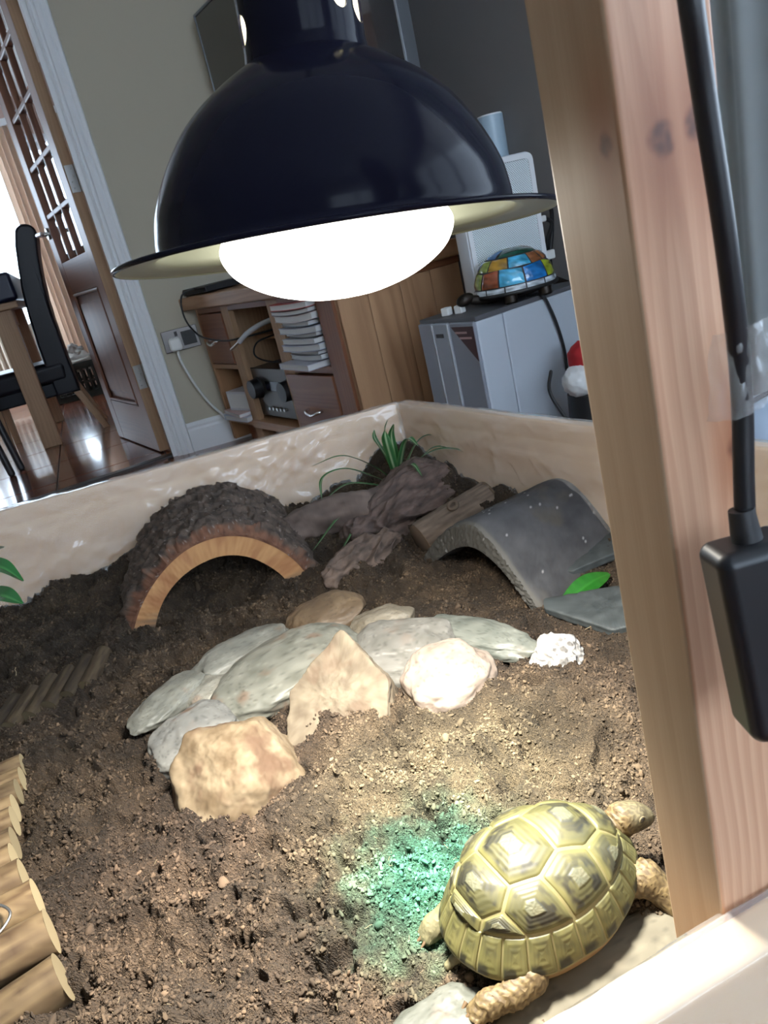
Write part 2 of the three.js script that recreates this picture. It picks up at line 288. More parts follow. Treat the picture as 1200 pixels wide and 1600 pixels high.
{
  // upholstered chair seen from its side, back to the right
  const ch = thing('dining_chair', 'black leather dining chair with high curved back and oak legs by the blind', 'chair', [-1.66, 0, -4.52], turnOf(0.955, -0.296));
  const back = new THREE.Shape(); back.moveTo(0.12, 0.25); back.bezierCurveTo(0.12, 0.5, 0.10, 0.75, 0.185, 1.06); back.bezierCurveTo(0.20, 1.115, 0.12, 1.12, 0.105, 1.07); back.bezierCurveTo(0.02, 0.8, 0.01, 0.55, 0.02, 0.25); back.lineTo(0.12, 0.25);
  const bg = new THREE.ExtrudeGeometry(back, { depth: 0.42, bevelEnabled: true, bevelSize: 0.012, bevelThickness: 0.012, bevelSegments: 3, curveSegments: 16 }); bg.translate(0, 0, -0.21);
  mesh('backrest', displace(toCreasedNormals(bg, 0.8), (v) => 0.003 * n3(v.x * 20, v.y * 9, v.z * 9)), mat.leather, ch);
  mesh('seat', displace(new RoundedBoxGeometry(0.46, 0.12, 0.45, 6, 0.035), (v) => 0.004 * n3(v.x * 9, v.y * 9, v.z * 9)).translate(-0.12, 0.36, 0), mat.leather, ch);
  mesh('skirt', span(-0.34, 0.11, 0.24, 0.32, -0.21, 0.21, 0.01), mat.leather, ch);
  const leg = (x0, x1, z) => { const g = slab(0.045, 0.31, 0.04, [0, 0.155, 0], 0.003, 1); const p = g.attributes.position; for (let i = 0; i < p.count; i++) { const y = p.getY(i); p.setX(i, p.getX(i) * lerp(0.75, 1, y / 0.31) + lerp(x1, x0, y / 0.31)); p.setZ(i, p.getZ(i) + z); } g.computeVertexNormals(); return g; };
  mesh('leg', leg(0.09, 0.2, 0.18), mat.oakLight, ch); mesh('leg', leg(0.09, 0.2, -0.18), mat.oakLight, ch);
  mesh('leg', leg(-0.31, -0.31, 0.18), mat.oakLight, ch); mesh('leg', leg(-0.31, -0.31, -0.18), mat.oakLight, ch);
}
{
  // nearer chair, only its dark thin legs in view at the left edge
  const ch = thing('dining_chair', 'dark legged chair cut off by the left edge, thin legs on the red tiles', 'chair', [-1.895, 0, -3.81], turnOf(0.955, -0.296));
  const lm = std({ color: rgb(0.03, 0.028, 0.032), roughness: 0.4 });
  for (const [x, z] of [[0.2, 0.16], [0.16, 0.24], [-0.2, 0.2], [-0.2, -0.2]]) mesh('leg', capped([[x + 0.0, 0.012, z], [x - 0.04, 0.43, z - 0.03]], 0.017, 6, 10), lm, ch);
  mesh('seat', new RoundedBoxGeometry(0.44, 0.09, 0.44, 5, 0.03).translate(-0.04, 0.46, -0.02), mat.leather, ch);
  mesh('backrest', new RoundedBoxGeometry(0.06, 0.55, 0.42, 5, 0.025).rotateZ(0.12).translate(-0.28, 0.72, -0.02), mat.leather, ch);
}
{
  // crate with laundry
  const cr = thing('laundry_crate', 'dark green plastic crate of slotted sides standing by the blind', 'crate', [-2.08, 0, -6.16], 0.12);
  const gm = std({ color: rgb(0.008, 0.013, 0.010), roughness: 0.45 });
  const W = 0.44, H = 0.27, Dp = 0.3;
  mesh('base', span(-W / 2, W / 2, 0, 0.02, -Dp / 2, Dp / 2), gm, cr);
  for (const [w, x, z, ry] of [[W, 0, Dp / 2, 0], [W, 0, -Dp / 2, 0], [Dp, W / 2, 0, Math.PI / 2], [Dp, -W / 2, 0, Math.PI / 2]]) {
    const g = [span(-w / 2, w / 2, H - 0.05, H, -0.008, 0.008, 0.003), span(-w / 2, w / 2, 0, 0.05, -0.008, 0.008, 0.003)]; const n = Math.round(w / 0.045);
    for (let i = 0; i <= n; i++) g.push(span(-w / 2 + i * w / n - 0.011, -w / 2 + i * w / n + 0.011, 0.04, H - 0.04, -0.007, 0.007, 0.002, 1));
    g.push(span(-w / 2, w / 2, 0.11, 0.13, -0.006, 0.006, 0.002));
    const m = mesh('slotted_side', g, gm, cr); m.position.set(x, 0, z); m.rotation.y = ry;
  }
  const cl = (sx, sy, sz, x, y, z, s, c, label) => { const g = displace(new THREE.SphereGeometry(1, 40, 28).scale(sx, sy, sz), (v) => 0.035 * Math.abs(n3(v.x * 9 + s, v.y * 14, v.z * 9)) - 0.02 + 0.012 * n3(v.x * 30, v.y * 30 + s, v.z * 30)); const m = mesh('cloth', g, std({ color: c, roughness: 0.95 })); m.position.set(-2.08 + x, y + 0.045, -6.16 + z); return tag(m, label, 'cloth'); };
  cl(0.20, 0.075, 0.12, 0.02, 0.22, 0, 1, rgb(0.62, 0.6, 0.55), 'crumpled cream cloth heaped in the green crate');
  cl(0.08, 0.09, 0.07, 0.05, 0.265, -0.02, 5, rgb(0.5, 0.49, 0.46), 'grey peak of folded cloth on top of the crate heap');
}
// ---------------------------------------------------------------- television
{
  const tv = thing('television', 'large flat black television on the wall behind the black lamp dome', 'television', [-0.234, 0.86, -3.2], turnOf(DIR.x, DIR.z));
  mesh('housing', span(0, 1.15, 0, 0.66, -0.035, 0, 0.006), std({ color: rgb(0.02, 0.02, 0.022), roughness: 0.4 }), tv);
  mesh('screen', span(0.008, 1.142, 0.014, 0.652, -0.001, 0.0015, 0.001), phys({ color: rgb(0.004, 0.004, 0.005), roughness: 0.08, clearcoat: 1, clearcoatRoughness: 0.03 }), tv);
  mesh('bezel', [span(1.143, 1.152, -0.002, 0.662, -0.036, 0.004, 0.002), span(-0.002, 0.006, -0.002, 0.662, -0.036, 0.004, 0.002), span(0, 1.15, 0.655, 0.663, -0.036, 0.004, 0.002), span(0, 1.15, -0.003, 0.012, -0.036, 0.004, 0.002)], [0].map(() => std({ color: rgb(0.25, 0.27, 0.3), roughness: 0.3, metalness: 0.6 }))[0], tv);
  mesh('wall_arm', [span(0.4, 0.75, 0.2, 0.5, -0.05, -0.03), span(0.53, 0.62, 0.3, 0.4, -0.285, -0.04)], mat.black, tv);
}
// ---------------------------------------------------------------- oak media cabinet (local x along the front, z outwards)
const CAB = thing('media_cabinet', 'long oak media cabinet with open bays and drawers under the television', 'cabinet', [-0.533, 0, -3.16], turnOf(DIR.x, DIR.z));
{
  const Z = -0.47, O = mat.oak, K = mat.oakDark;
  mesh('top', span(-0.13, 1.10, 0.555, 0.605, Z - 0.005, 0.025, 0.008, 0), O, CAB);
  mesh('side_panel', span(0, 0.022, 0.02, 0.555, Z, 0, 0.002, 1), O, CAB);
  // the end panel that faces the room: four upright boards
  for (let i = 0; i < 4; i++) mesh('end_plank', span(1.045, 1.078, 0.01, 0.535, Z + i * 0.1155 + 0.001, Z + (i + 1) * 0.1155 - 0.0005, 0.0016, 1), [mat.oakEnd ??= wood([204, 162, 124], [148, 108, 78], 21, { rings: 22, lh: 0.2, contrast: 1.0, rough: 0.42, knots: [[0.4, 0.06, 0.006], [0.95, 0.12, 0.008]] })][0], CAB);
  mesh('cornice', span(1.046, 1.082, 0.535, 0.556, Z, 0, 0.002, 2), K, CAB);
  mesh('back_panel', span(0, 1.05, 0.02, 0.555, Z - 0.002, Z + 0.012, 0.002, 0), K, CAB);
  mesh('divider', span(0.262, 0.328, 0.02, 0.555, -0.022, 0, 0.002, 1), mat.oakLight, CAB);
  mesh('divider', span(0.262, 0.282, 0.02, 0.555, Z, -0.02, 0.002, 1), mat.oakLight, CAB);
  mesh('divider', span(0.655, 0.735, 0.02, 0.555, -0.022, 0, 0.002, 1), mat.oakLight, CAB);
  mesh('divider', span(0.657, 0.677, 0.02, 0.555, Z, -0.02, 0.002, 1), mat.oakLight, CAB);
  mesh('frame_stile', span(0.985, 1.078, 0.01, 0.555, -0.022, 0.0, 0.002, 1), K, CAB);
  mesh('frame_rail', span(0.02, 1.07, 0.535, 0.556, -0.022, -0.001, 0.002, 0), K, CAB);
  mesh('shelf', span(0.02, 0.27, 0.318, 0.336, Z, 0, 0.002, 0), O, CAB);
  mesh('shelf', span(0.02, 0.27, 0.095, 0.117, Z, 0, 0.002, 0), O, CAB);
  mesh('shelf', span(0.28, 0.66, 0.095, 0.125, Z, 0.012, 0.002, 0), O, CAB);
  mesh('shelf', span(0.28, 0.66, 0.405, 0.422, Z, -0.1, 0.002, 0), O, CAB);
  mesh('shelf', span(0.67, 0.99, 0.316, 0.338, Z, -0.001, 0.002, 0), K, CAB);
  mesh('plinth', [span(0.02, 1.05, 0.0, 0.095, -0.09, -0.07, 0.002, 0)], K, CAB);
  const drawer = (a, b, c, e, hx, hy) => { const d = mesh('drawer', [span(a, b, c, e, -0.02, 0.004, 0.003, 0)], K, CAB); mesh('handle', capped([[hx - 0.045, hy, 0.002], [hx - 0.043, hy - 0.002, 0.02], [hx, hy - 0.012, 0.026], [hx + 0.043, hy - 0.002, 0.02], [hx + 0.045, hy, 0.002]], 0.0055, 24, 8), mat.chrome, d); };
  drawer(0.026, 0.258, 0.340, 0.53, 0.13, 0.43);
  drawer(0.672, 0.98, 0.03, 0.31, 0.82, 0.195);
}
const onCab = (x, y, z) => CAB.localToWorld(V3(x, y, z)); CAB.updateMatrixWorld(true);
const cabTurn = CAB.rotation.y;
{
  const p = onCab(0.485, 0.126, -0.19);
  const a = thing('amplifier', 'black hi-fi amplifier with two large round knobs in the cabinet bay', 'amplifier', p.toArray(), cabTurn);
  const W = 0.345, am = std({ color: rgb(0.035, 0.033, 0.03), roughness: 0.35, metalness: 0.4 });
  mesh('housing', span(-W / 2, W / 2, 0.014, 0.19, -0.16, 0.16, 0.004), am, a);
  mesh('front_panel', span(-W / 2, W / 2, 0.012, 0.192, 0.158, 0.168, 0.003), std({ color: rgb(0.05, 0.043, 0.035), roughness: 0.38, metalness: 0.5 }), a);
  for (const [x, y, r] of [[-0.125, 0.12, 0.034], [0.13, 0.12, 0.034]]) { const k = new THREE.CylinderGeometry(r, r * 1.06, 0.035, 32); k.rotateX(Math.PI / 2); k.translate(x, y, 0.185); const ring = new THREE.TorusGeometry(r * 1.05, 0.004, 8, 32); ring.translate(x, y, 0.169); mesh('knob', [k, ring], mat.black, a); }
  for (const [x, y] of [[-0.06, 0.045], [-0.03, 0.045], [0, 0.045], [0.03, 0.045], [0.06, 0.045]]) { const k = new THREE.CylinderGeometry(0.006, 0.006, 0.014, 12); k.rotateX(Math.PI / 2); k.translate(x, y, 0.172); mesh('small_knob', k, mat.steel, a); }
  mesh('display', span(-0.06, 0.07, 0.11, 0.145, 0.167, 0.1695, 0.001), mat.blackGloss, a);
  for (const x of [-0.14, 0.14]) for (const z of [-0.12, 0.12]) mesh('foot', new THREE.CylinderGeometry(0.014, 0.014, 0.014, 12).translate(x, 0.007, z), mat.black, a);
}
{
  // books and magazines
  const paper = std({ color: rgb(0.68, 0.68, 0.68), roughness: 0.9 });
  function book(name, label, cat, group, [x, y, z], [w, t, d], turn, cover, sag = 0, title) {
    const p = onCab(x, y, z), b = thing(name, label, cat, p.toArray(), cabTurn + turn, group);
    const bend = (g) => { const q = g.attributes.position; for (let i = 0; i < q.count; i++) { const u = q.getX(i) / w; q.setY(i, q.getY(i) + sag * (u * u * 4 - 0.3) * (1 + 0.4 * Math.sin(q.getZ(i) * 20))); } g.computeVertexNormals(); return g; };
    const seg = (g) => g;
    mesh('pages', bend(gridBox(w * 0.985, t * 0.78, d * 0.985, 10, 0, t / 2)), paper, b);
    const cg = [bend(gridBox(w, t * 0.11, d, 10, 0, t * 0.055)), bend(gridBox(w, t * 0.11, d, 10, 0, t * 0.945)), gridBox(w * 0.02, t, d, 2, -w / 2, t / 2)];
    if (sag) cg.pop();
    mesh('cover', cg, std({ color: cover, roughness: 0.35 }), b);
    return b;
  }
  function gridBox(w, h, d, n, x, y) { const g = new THREE.BoxGeometry(w, h, d, n, 1, 2); g.translate(x, y, 0); return clean(g); }
  let y = 0.1175;
  book('book', 'thick white box-like book lying under the drawer in the left bay', 'book', null, [0.165, 0.152, -0.10], [0.17, 0.075, 0.20], 0.12, rgb(0.55, 0.55, 0.6));
  book('magazine', 'thin pale magazine beneath the thick white book in the left bay', 'magazine', null, [0.15, 0.138, -0.08], [0.2, 0.013, 0.22], -0.1, rgb(0.6, 0.42, 0.4));
  book('magazine', 'bluish magazine at the bottom of the left bay', 'magazine', null, [0.16, 0.1175, -0.085], [0.2, 0.02, 0.23], 0.05, rgb(0.45, 0.5, 0.62));
  y = 0.339; const tones = [[0.5, 0.5, 0.56], [0.62, 0.62, 0.66], [0.22, 0.2, 0.22], [0.42, 0.46, 0.58], [0.6, 0.6, 0.62], [0.16, 0.14, 0.17], [0.5, 0.52, 0.6], [0.36, 0.42, 0.52], [0.62, 0.55, 0.55], [0.3, 0.27, 0.3], [0.42, 0.07, 0.06]];
  const words = ['lowest, jutting', 'pale second lowest', 'dark third lowest', 'blue-grey fourth lowest', 'white fifth lowest', 'blackish middle', 'grey-blue middle upper', 'slate blue fourth from top', 'pinkish third from top', 'dark second from top', 'red topmost'];
  for (let i = 0; i < 11; i++) { const t = [0.018, 0.014, 0.01, 0.02, 0.014, 0.011, 0.018, 0.013, 0.02, 0.012, 0.02][i]; book('magazine', `${words[i]} magazine of the stack above the right drawer`, 'magazine', 'magazines above the right drawer', [0.855 + rr(-0.012, 0.012), y, -0.11 + (i === 0 ? 0.03 : rr(-0.02, 0.015))], [0.215, t, 0.26], rr(-0.09, 0.09), rgb(...tones[i]), [0.0, 0.004, 0.002, 0.003, 0.002, 0.004, 0.003, 0.003, 0.005, 0.004, 0.002][i]); y += t + 0.003; }
}
{
  // thin black mat or tray of the set-top things on the cabinet and its cable
  const p = onCab(0.02, 0.606, -0.06), d = thing('set_top_box', 'thin black set-top box lying on the left end of the oak cabinet', 'device', p.toArray(), cabTurn);
  mesh('housing', span(-0.12, 0.16, 0.003, 0.028, -0.12, 0.06, 0.004), mat.black, d); mesh('front_strip', span(-0.115, 0.155, 0.008, 0.022, 0.0595, 0.0625, 0.001), mat.blackGloss, d);
  const c = (pts) => pts.map(([x, y, z]) => onCab(x, y, z).toArray());
  tag(mesh('black_cable', capped(c([[0.06, 0.632, 0.0], [0.05, 0.618, 0.05], [0.06, 0.54, 0.07], [0.12, 0.47, 0.06], [0.26, 0.435, 0.03], [0.36, 0.434, 0.0], [0.42, 0.436, -0.14]]), 0.0035, 60), mat.black), 'thin black cable drooping from the cabinet top across the open bays', 'cable');
  const pl = tube(c([[0.40, 0.426, 0.02], [0.44, 0.45, 0.0], [0.5, 0.475, -0.05], [0.6, 0.48, -0.1]]), 0.009, 30, 10);
  const w = thing('jack_cable', 'grey cable with a silver plug resting on the middle shelf', 'cable'); mesh('cord', pl, std({ color: rgb(0.5, 0.52, 0.55), roughness: 0.5 }), w); mesh('plug', capped(c([[0.36, 0.405, 0.04], [0.40, 0.426, 0.02]]), 0.006, 4, 10), mat.chrome, w);
  tag(mesh('black_cable', capped(c([[0.47, 0.424, -0.12], [0.45, 0.41, -0.02], [0.43, 0.37, -0.01], [0.47, 0.335, -0.05], [0.52, 0.325, -0.15]]), 0.003, 40), mat.black), 'black loop of cable hanging above the amplifier', 'cable');
}
// ---------------------------------------------------------------- wall socket with plug
{
  const th = turnOf(ADIR.x, ADIR.z), at = (s, y) => A0.clone().addScaledVector(ADIR, s).add(V3(0, y, 0));
  const s = thing('wall_socket', 'chrome double wall socket beside the white door frame', 'socket', at(0.072, 0.455).toArray(), th);
  mesh('face_plate', span(-0.072, 0.072, -0.043, 0.043, 0, 0.009, 0.003), std({ color: rgb(0.20, 0.19, 0.19), roughness: 0.3, metalness: 0.9 }), s);
  mesh('insert', [span(0.005, 0.06, -0.028, 0.028, 0.008, 0.0105, 0.001)], mat.black, s);
  mesh('switch', [span(0.014, 0.026, 0.004, 0.024, 0.010, 0.014, 0.001), span(-0.02, -0.008, 0.016, 0.034, 0.008, 0.013, 0.001)], mat.black, s);
  const pl = thing('plug', 'white mains plug pushed into the chrome socket', 'plug', at(0.05, 0.442).toArray(), th);
  mesh('body', displace(new RoundedBoxGeometry(0.05, 0.052, 0.036, 5, 0.012), () => 0).translate(-0.004, 0, 0.03), mat.plug, pl);
  mesh('cord', tube([[-0.004, -0.022, 0.03], [-0.004, -0.06, 0.034], [0.012, -0.14, 0.03], [0.05, -0.25, 0.03], [0.10, -0.335, 0.03], [0.115, -0.36, 0.03], [0.15, -0.40, 0.02]], 0.0055, 60, 10), mat.plug, pl);
}
// ---------------------------------------------------------------- hi-fi speaker, glass lamp, router and what is near them
const SPK = thing('speaker', 'silver grey box speaker with dark front strips beside the oak cabinet', 'speaker', [0.316, 0, -1.827], turnOf(DIR.x, DIR.z));
{
  const body = std({ color: rgb(0.56, 0.61, 0.68), roughness: 0.38, metalness: 0.15 }), grey = std({ color: rgb(0.28, 0.30, 0.35), roughness: 0.4, metalness: 0.2 }), top = std({ color: rgb(0.10, 0.10, 0.11), roughness: 0.5 });
  const H = 0.442, W = 0.224, Dp = 0.40;
  mesh('housing', [span(-W, 0, 0.0, H - 0.012, -0.085, -0.001, 0.004, 1), span(-W, 0, 0.0, H - 0.012, -Dp, -0.087, 0.004, 1)], body, SPK);
  mesh('top_plate', span(-W, -0.001, H - 0.012, H, -Dp, -0.0, 0.002), top, SPK);
  mesh('front_strip', [span(-W, -W + 0.062, 0.02, H - 0.01, -0.002, 0.008, 0.004, 1)], grey, SPK);
  mesh('front_strip', [span(-W + 0.066, -0.10, 0.02, H - 0.01, -0.002, 0.012, 0.004, 1)], std({ color: rgb(0.36, 0.385, 0.44), roughness: 0.4, metalness: 0.2 }), SPK);
  mesh('front_strip', [span(-0.096, -0.002, 0.02, H - 0.01, -0.002, 0.008, 0.004, 1)], grey, SPK);
  mesh('edge_strip', [span(-W + 0.060, -W + 0.067, 0.02, H - 0.012, 0, 0.014, 0.003, 1), span(-0.101, -0.094, 0.02, H - 0.012, 0, 0.014, 0.003, 1)], std({ color: rgb(0.62, 0.66, 0.72), roughness: 0.25, metalness: 0.6 }), SPK);
  mesh('badge', span(-0.148, -0.118, H - 0.045, H - 0.035, 0.011, 0.0135, 0.001), mat.black, SPK);
  const tri = new THREE.Shape([[-0.088, H - 0.02], [-0.004, H - 0.02], [-0.004, H - 0.105]].map((q) => new THREE.Vector2(...q))); const tg = new THREE.ExtrudeGeometry(tri, { depth: 0.001, bevelEnabled: false }); tg.translate(0, 0, 0.0078);
  const st = mesh('sticker', tg, std({ color: rgb(0.06, 0.025, 0.028), roughness: 0.3 }), SPK);
  mesh('print', [span(-0.074, -0.03, H - 0.037, H - 0.032, 0.0085, 0.0095, 0.0003), span(-0.06, -0.015, H - 0.05, H - 0.045, 0.0085, 0.0095, 0.0003)], std({ color: rgb(0.45, 0.28, 0.27), roughness: 0.5 }), st);
}
SPK.updateMatrixWorld(true); const onSpk = (x, y, z) => SPK.localToWorld(V3(x, y, z));
{
  for (const [k, x, l] of [[0, -0.148, 'left of two small white cubes on the speaker top by the bronze head'], [1, -0.12, 'right of two small white cubes on the speaker top by the bronze head']]) { const p = onSpk(x, 0.4425, -0.035 - k * 0.02); const m = mesh('small_cube', span(-0.011, 0.011, 0, 0.02, -0.011, 0.011, 0.003), mat.plug); m.position.copy(p); m.rotation.y = SPK.rotation.y + 0.3; tag(m, l, 'cube'); }
}
// stained glass tortoise lamp
{
  const p = onSpk(-0.062, 0.442, -0.195), L = thing('tortoise_lamp', 'stained glass tortoise shaped table lamp on the speaker', 'lamp', p.toArray(), turnOf(0.985, -0.1));
  const A = 0.104, B = 0.085, Hh = 0.098, y0 = 0.026;
  const dome = (t, f, k = 1) => { const c = Math.pow(Math.cos(f), 0.8); return [A * k * c * Math.cos(t), y0 + Hh * k * Math.sin(f), B * k * c * Math.sin(t)]; };
  const bronze = std({ color: rgb(0.03, 0.022, 0.017), roughness: 0.42, metalness: 0.6 });
  const lead = new THREE.SphereGeometry(1, 48, 20, 0, Math.PI * 2, 0, Math.PI / 2); { const q = lead.attributes.position; for (let i = 0; i < q.count; i++) { const f = Math.asin(clamp(q.getY(i), 0, 1)), t = Math.atan2(q.getZ(i), q.getX(i)); const d = dome(t, f, 0.985); q.setXYZ(i, ...d); } lead.computeVertexNormals(); }
  mesh('lead_frame', [lead, new THREE.TorusGeometry(1, 0.03, 8, 64).rotateX(Math.PI / 2).scale(A * 1.03, 0.15, B * 1.03).translate(0, y0 - 0.001, 0)], std({ color: rgb(0.012, 0.012, 0.012), roughness: 0.5 }), L);
  const cols = { w: [0.62, 0.68, 0.74], r: [0.36, 0.09, 0.035], b: [0.02, 0.22, 0.62], s: [0.08, 0.50, 0.80], g: [0.42, 0.50, 0.03], a: [0.50, 0.27, 0.03], d: [0.02, 0.10, 0.07], l: [0.10, 0.24, 0.52], n: [0.34, 0.13, 0.05], y: [0.33, 0.42, 0.10] };
  const mats = {}; for (const k in cols) mats[k] = phys({ color: rgb(...cols[k]), roughness: 0.14, clearcoat: 1, clearcoatRoughness: 0.08, vertexColors: true });
  const patch = (t0, t1, f0, f1, key, jig = [0, 0, 0, 0]) => {
    const n = 6, pos = [], col = []; const P = (u, v, k) => { const f = lerp(f0 + lerp(jig[0], jig[1], u), f1 + lerp(jig[2], jig[3], u), v); return dome(lerp(t0, t1, u), f, k); };
    const e = 0.002, pt = (i, j) => { const u = i / n, v = j / n, ed = (i === 0 || j === 0 || i === n || j === n); return P(lerp(0.035, 0.965, u), lerp(0.05, 0.95, v), ed ? 0.992 : 1.012); };
    const q = (a, b, c, d) => pos.push(...a, ...c, ...b, ...a, ...d, ...c);
    for (let i = 0; i < n; i++) for (let j = 0; j < n; j++) q(pt(i, j), pt(i + 1, j), pt(i + 1, j + 1), pt(i, j + 1));
    const g = new THREE.BufferGeometry(); g.setAttribute('position', new THREE.Float32BufferAttribute(pos, 3)); let m = mergeVertices(g, 1e-6); m.computeVertexNormals(); paint(m, (x, y, z) => { const k = 0.8 + 0.5 * n3(x * 30, y * 90, z * 30 + t0); return [k, k, k]; });
    return mesh('glass_panel', m, mats[key], L);
  };
  const R = (d) => d * Math.PI / 180;
  // angle 90 faces the room; increasing angle runs to the left
  const rim = 12; for (let i = 0; i < rim; i++) patch(R(i * 30), R(i * 30 + 30), 0.0, 0.16, 'w');
  const row2 = ['g', 'b', 's', 'r', 'y', 'a', 's', 'b', 'r', 'g'];
  [[18, 52, 'g'], [52, 90, 'b'], [90, 128, 's'], [128, 160, 'r'], [160, 196, 'y'], [196, 232, 'a'], [232, 268, 's'], [268, 304, 'b'], [304, 340, 'r'], [340, 378, 'n']].forEach(([a, b, k], i) => patch(R(a), R(b), 0.16, 0.60, k, [0, 0, i % 2 ? 0.05 : -0.02, i % 2 ? -0.02 : 0.05]));
  [[10, 44, 'n'], [44, 72, 'n'], [72, 112, 's'], [112, 150, 'a'], [150, 186, 'y'], [186, 230, 'l'], [230, 276, 'g'], [276, 322, 'b'], [322, 370, 'a']].forEach(([a, b, k]) => patch(R(a), R(b), 0.60, 0.98, k));
  [[30, 140, 'd'], [140, 215, 'l'], [215, 300, 'g'], [300, 390, 'n']].forEach(([a, b, k]) => patch(R(a), R(b), 0.98, 1.48, k));
  // bronze body: belly plate, head to the left, feet, tail
  const belly = new THREE.SphereGeometry(1, 32, 12).scale(0.088, 0.014, 0.07).translate(0, y0 - 0.006, 0);
  const headC = [capped([[-0.08, 0.02, 0.012], [-0.105, 0.022, 0.014], [-0.12, 0.026, 0.015]], 0.012, 16, 12), new THREE.SphereGeometry(1, 24, 16).scale(0.024, 0.015, 0.016).rotateZ(0.25).translate(-0.137, 0.03, 0.016), new THREE.SphereGeometry(0.003, 8, 6).translate(-0.146, 0.036, 0.03)];
  mesh('body', belly, bronze, L); mesh('head', headC, bronze, L);
  for (const [x, z, r] of [[-0.035, 0.058, 0.017], [0.055, 0.055, 0.017], [-0.05, -0.05, 0.017], [0.05, -0.05, 0.017]]) mesh('foot', displace(new THREE.CylinderGeometry(r * 0.9, r, 0.027, 18, 6), (v) => 0.0018 * n3(v.x * 240, v.y * 240, v.z * 240)).translate(x, 0.0135, z), bronze, L);
  mesh('tail', new THREE.ConeGeometry(0.011, 0.04, 14).rotateZ(-Math.PI / 2 - 0.3).translate(0.115, 0.018, 0.02), bronze, L);
  const bulb = thing('lamp_flex', 'black flex of the glass lamp hanging down the speaker side', 'cable');
  const w = (pts) => pts.map((q) => onSpk(...q).toArray());
  mesh('strand', capped(w([[-0.03, 0.446, -0.2], [0.004, 0.442, -0.215], [0.008, 0.40, -0.235], [0.008, 0.30, -0.26], [0.008, 0.2, -0.262], [0.01, 0.1, -0.3], [0.02, 0.05, -0.36]]), 0.0038, 60, 8), mat.black, bulb);
}
{
  // white router with a perforated face
  const p = onSpk(-0.17, 0.442, -0.27), r = thing('router', 'white upright router with a perforated face behind the glass tortoise lamp', 'router', p.toArray(), turnOf(0.94, -0.34));
  const W = 0.225, H = 0.33, T = 0.05, R = 0.02;
  const rs = (w, h, rad) => { const s = new THREE.Shape(), a = w / 2, b = h; s.moveTo(-a + rad, 0); s.lineTo(a - rad, 0); s.quadraticCurveTo(a, 0, a, rad); s.lineTo(a, b - rad); s.quadraticCurveTo(a, b, a - rad, b); s.lineTo(-a + rad, b); s.quadraticCurveTo(-a, b, -a, b - rad); s.lineTo(-a, rad); s.quadraticCurveTo(-a, 0, -a + rad, 0); return s; };
  const g = new THREE.ExtrudeGeometry(rs(W, H, R), { depth: T, bevelEnabled: true, bevelSize: 0.003, bevelThickness: 0.003, bevelSegments: 3 }); g.translate(0, 0.003, -T / 2);
  mesh('housing', toCreasedNormals(g, 0.7), std({ color: rgb(0.64, 0.67, 0.72), roughness: 0.5 }), r);
  const f = new THREE.Shape(rs(W, H, R).getPoints(8)); f.holes.push(new THREE.Path(rs(W - 0.026, H - 0.026, R * 0.7).getPoints(8).map((q) => new THREE.Vector2(q.x, q.y + 0.013)).reverse()));
  const fg = new THREE.ExtrudeGeometry(f, { depth: 0.006, bevelEnabled: false }); fg.translate(0, 0.003, T / 2 + 0.003); mesh('front_rim', fg, mat.white, r);
  const perf = dataTex(48, 48, (u, v) => { const a = Math.hypot((u % 0.5) - 0.25, (v % 0.5) - 0.25), o = Math.hypot(((u + 0.25) % 0.5) - 0.25, ((v + 0.25) % 0.5) - 0.25); const d = Math.min(a, o) < 0.105 ? 105 : 245; return [d * 0.96, d, d * 1.02]; }, true, THREE.RepeatWrapping);
  const pt = withRepeat(perf, 0.0125, 0.0125); pt.wrapS = pt.wrapT = THREE.RepeatWrapping;
  mesh('perforated_face', slab(W - 0.026, H - 0.026, 0.003, [0, H / 2 + 0.003, T / 2 + 0.004], 0.001, 0), std({ map: pt, roughness: 0.5 }), r);
  for (const [y, s] of [[0.20, 1], [0.165, 1], [0.07, 1.5]]) mesh('cable_plug', [slab(0.045 * s, 0.016 * s, 0.014, [W / 2 + 0.02, y, -0.01], 0.004)], mat.plug, r);
  mesh('cable', [tube([[W / 2 + 0.04, 0.2, -0.01], [W / 2 + 0.07, 0.19, -0.02], [W / 2 + 0.075, 0.14, -0.03], [W / 2 + 0.06, 0.06, -0.04], [W / 2 + 0.065, 0.01, -0.05]], 0.006, 30), tube([[W / 2 + 0.04, 0.165, -0.01], [W / 2 + 0.06, 0.15, -0.01], [W / 2 + 0.05, 0.1, -0.03], [W / 2 + 0.06, 0.01, -0.06]], 0.006, 30)], mat.black, r);
}
{
  const p = V3(0.547, 0.72, -2.3465), c = thing('wall_cylinder', 'short pale blue cylinder fixed to the dark wall behind the black lamp dome', 'cylinder', p.toArray(), turnOf(DIR.x, DIR.z));
  mesh('body', new THREE.CylinderGeometry(0.036, 0.036, 0.176, 40).translate(0, 0.09, 0), phys({ color: rgb(0.42, 0.55, 0.66), roughness: 0.35 }), c);
  mesh('cap', new THREE.CylinderGeometry(0.033, 0.036, 0.004, 40).translate(0, 0.18, 0), mat.white, c);
  mesh('bracket', span(-0.015, 0.015, 0.06, 0.10, -0.045, -0.03), mat.black, c);
}
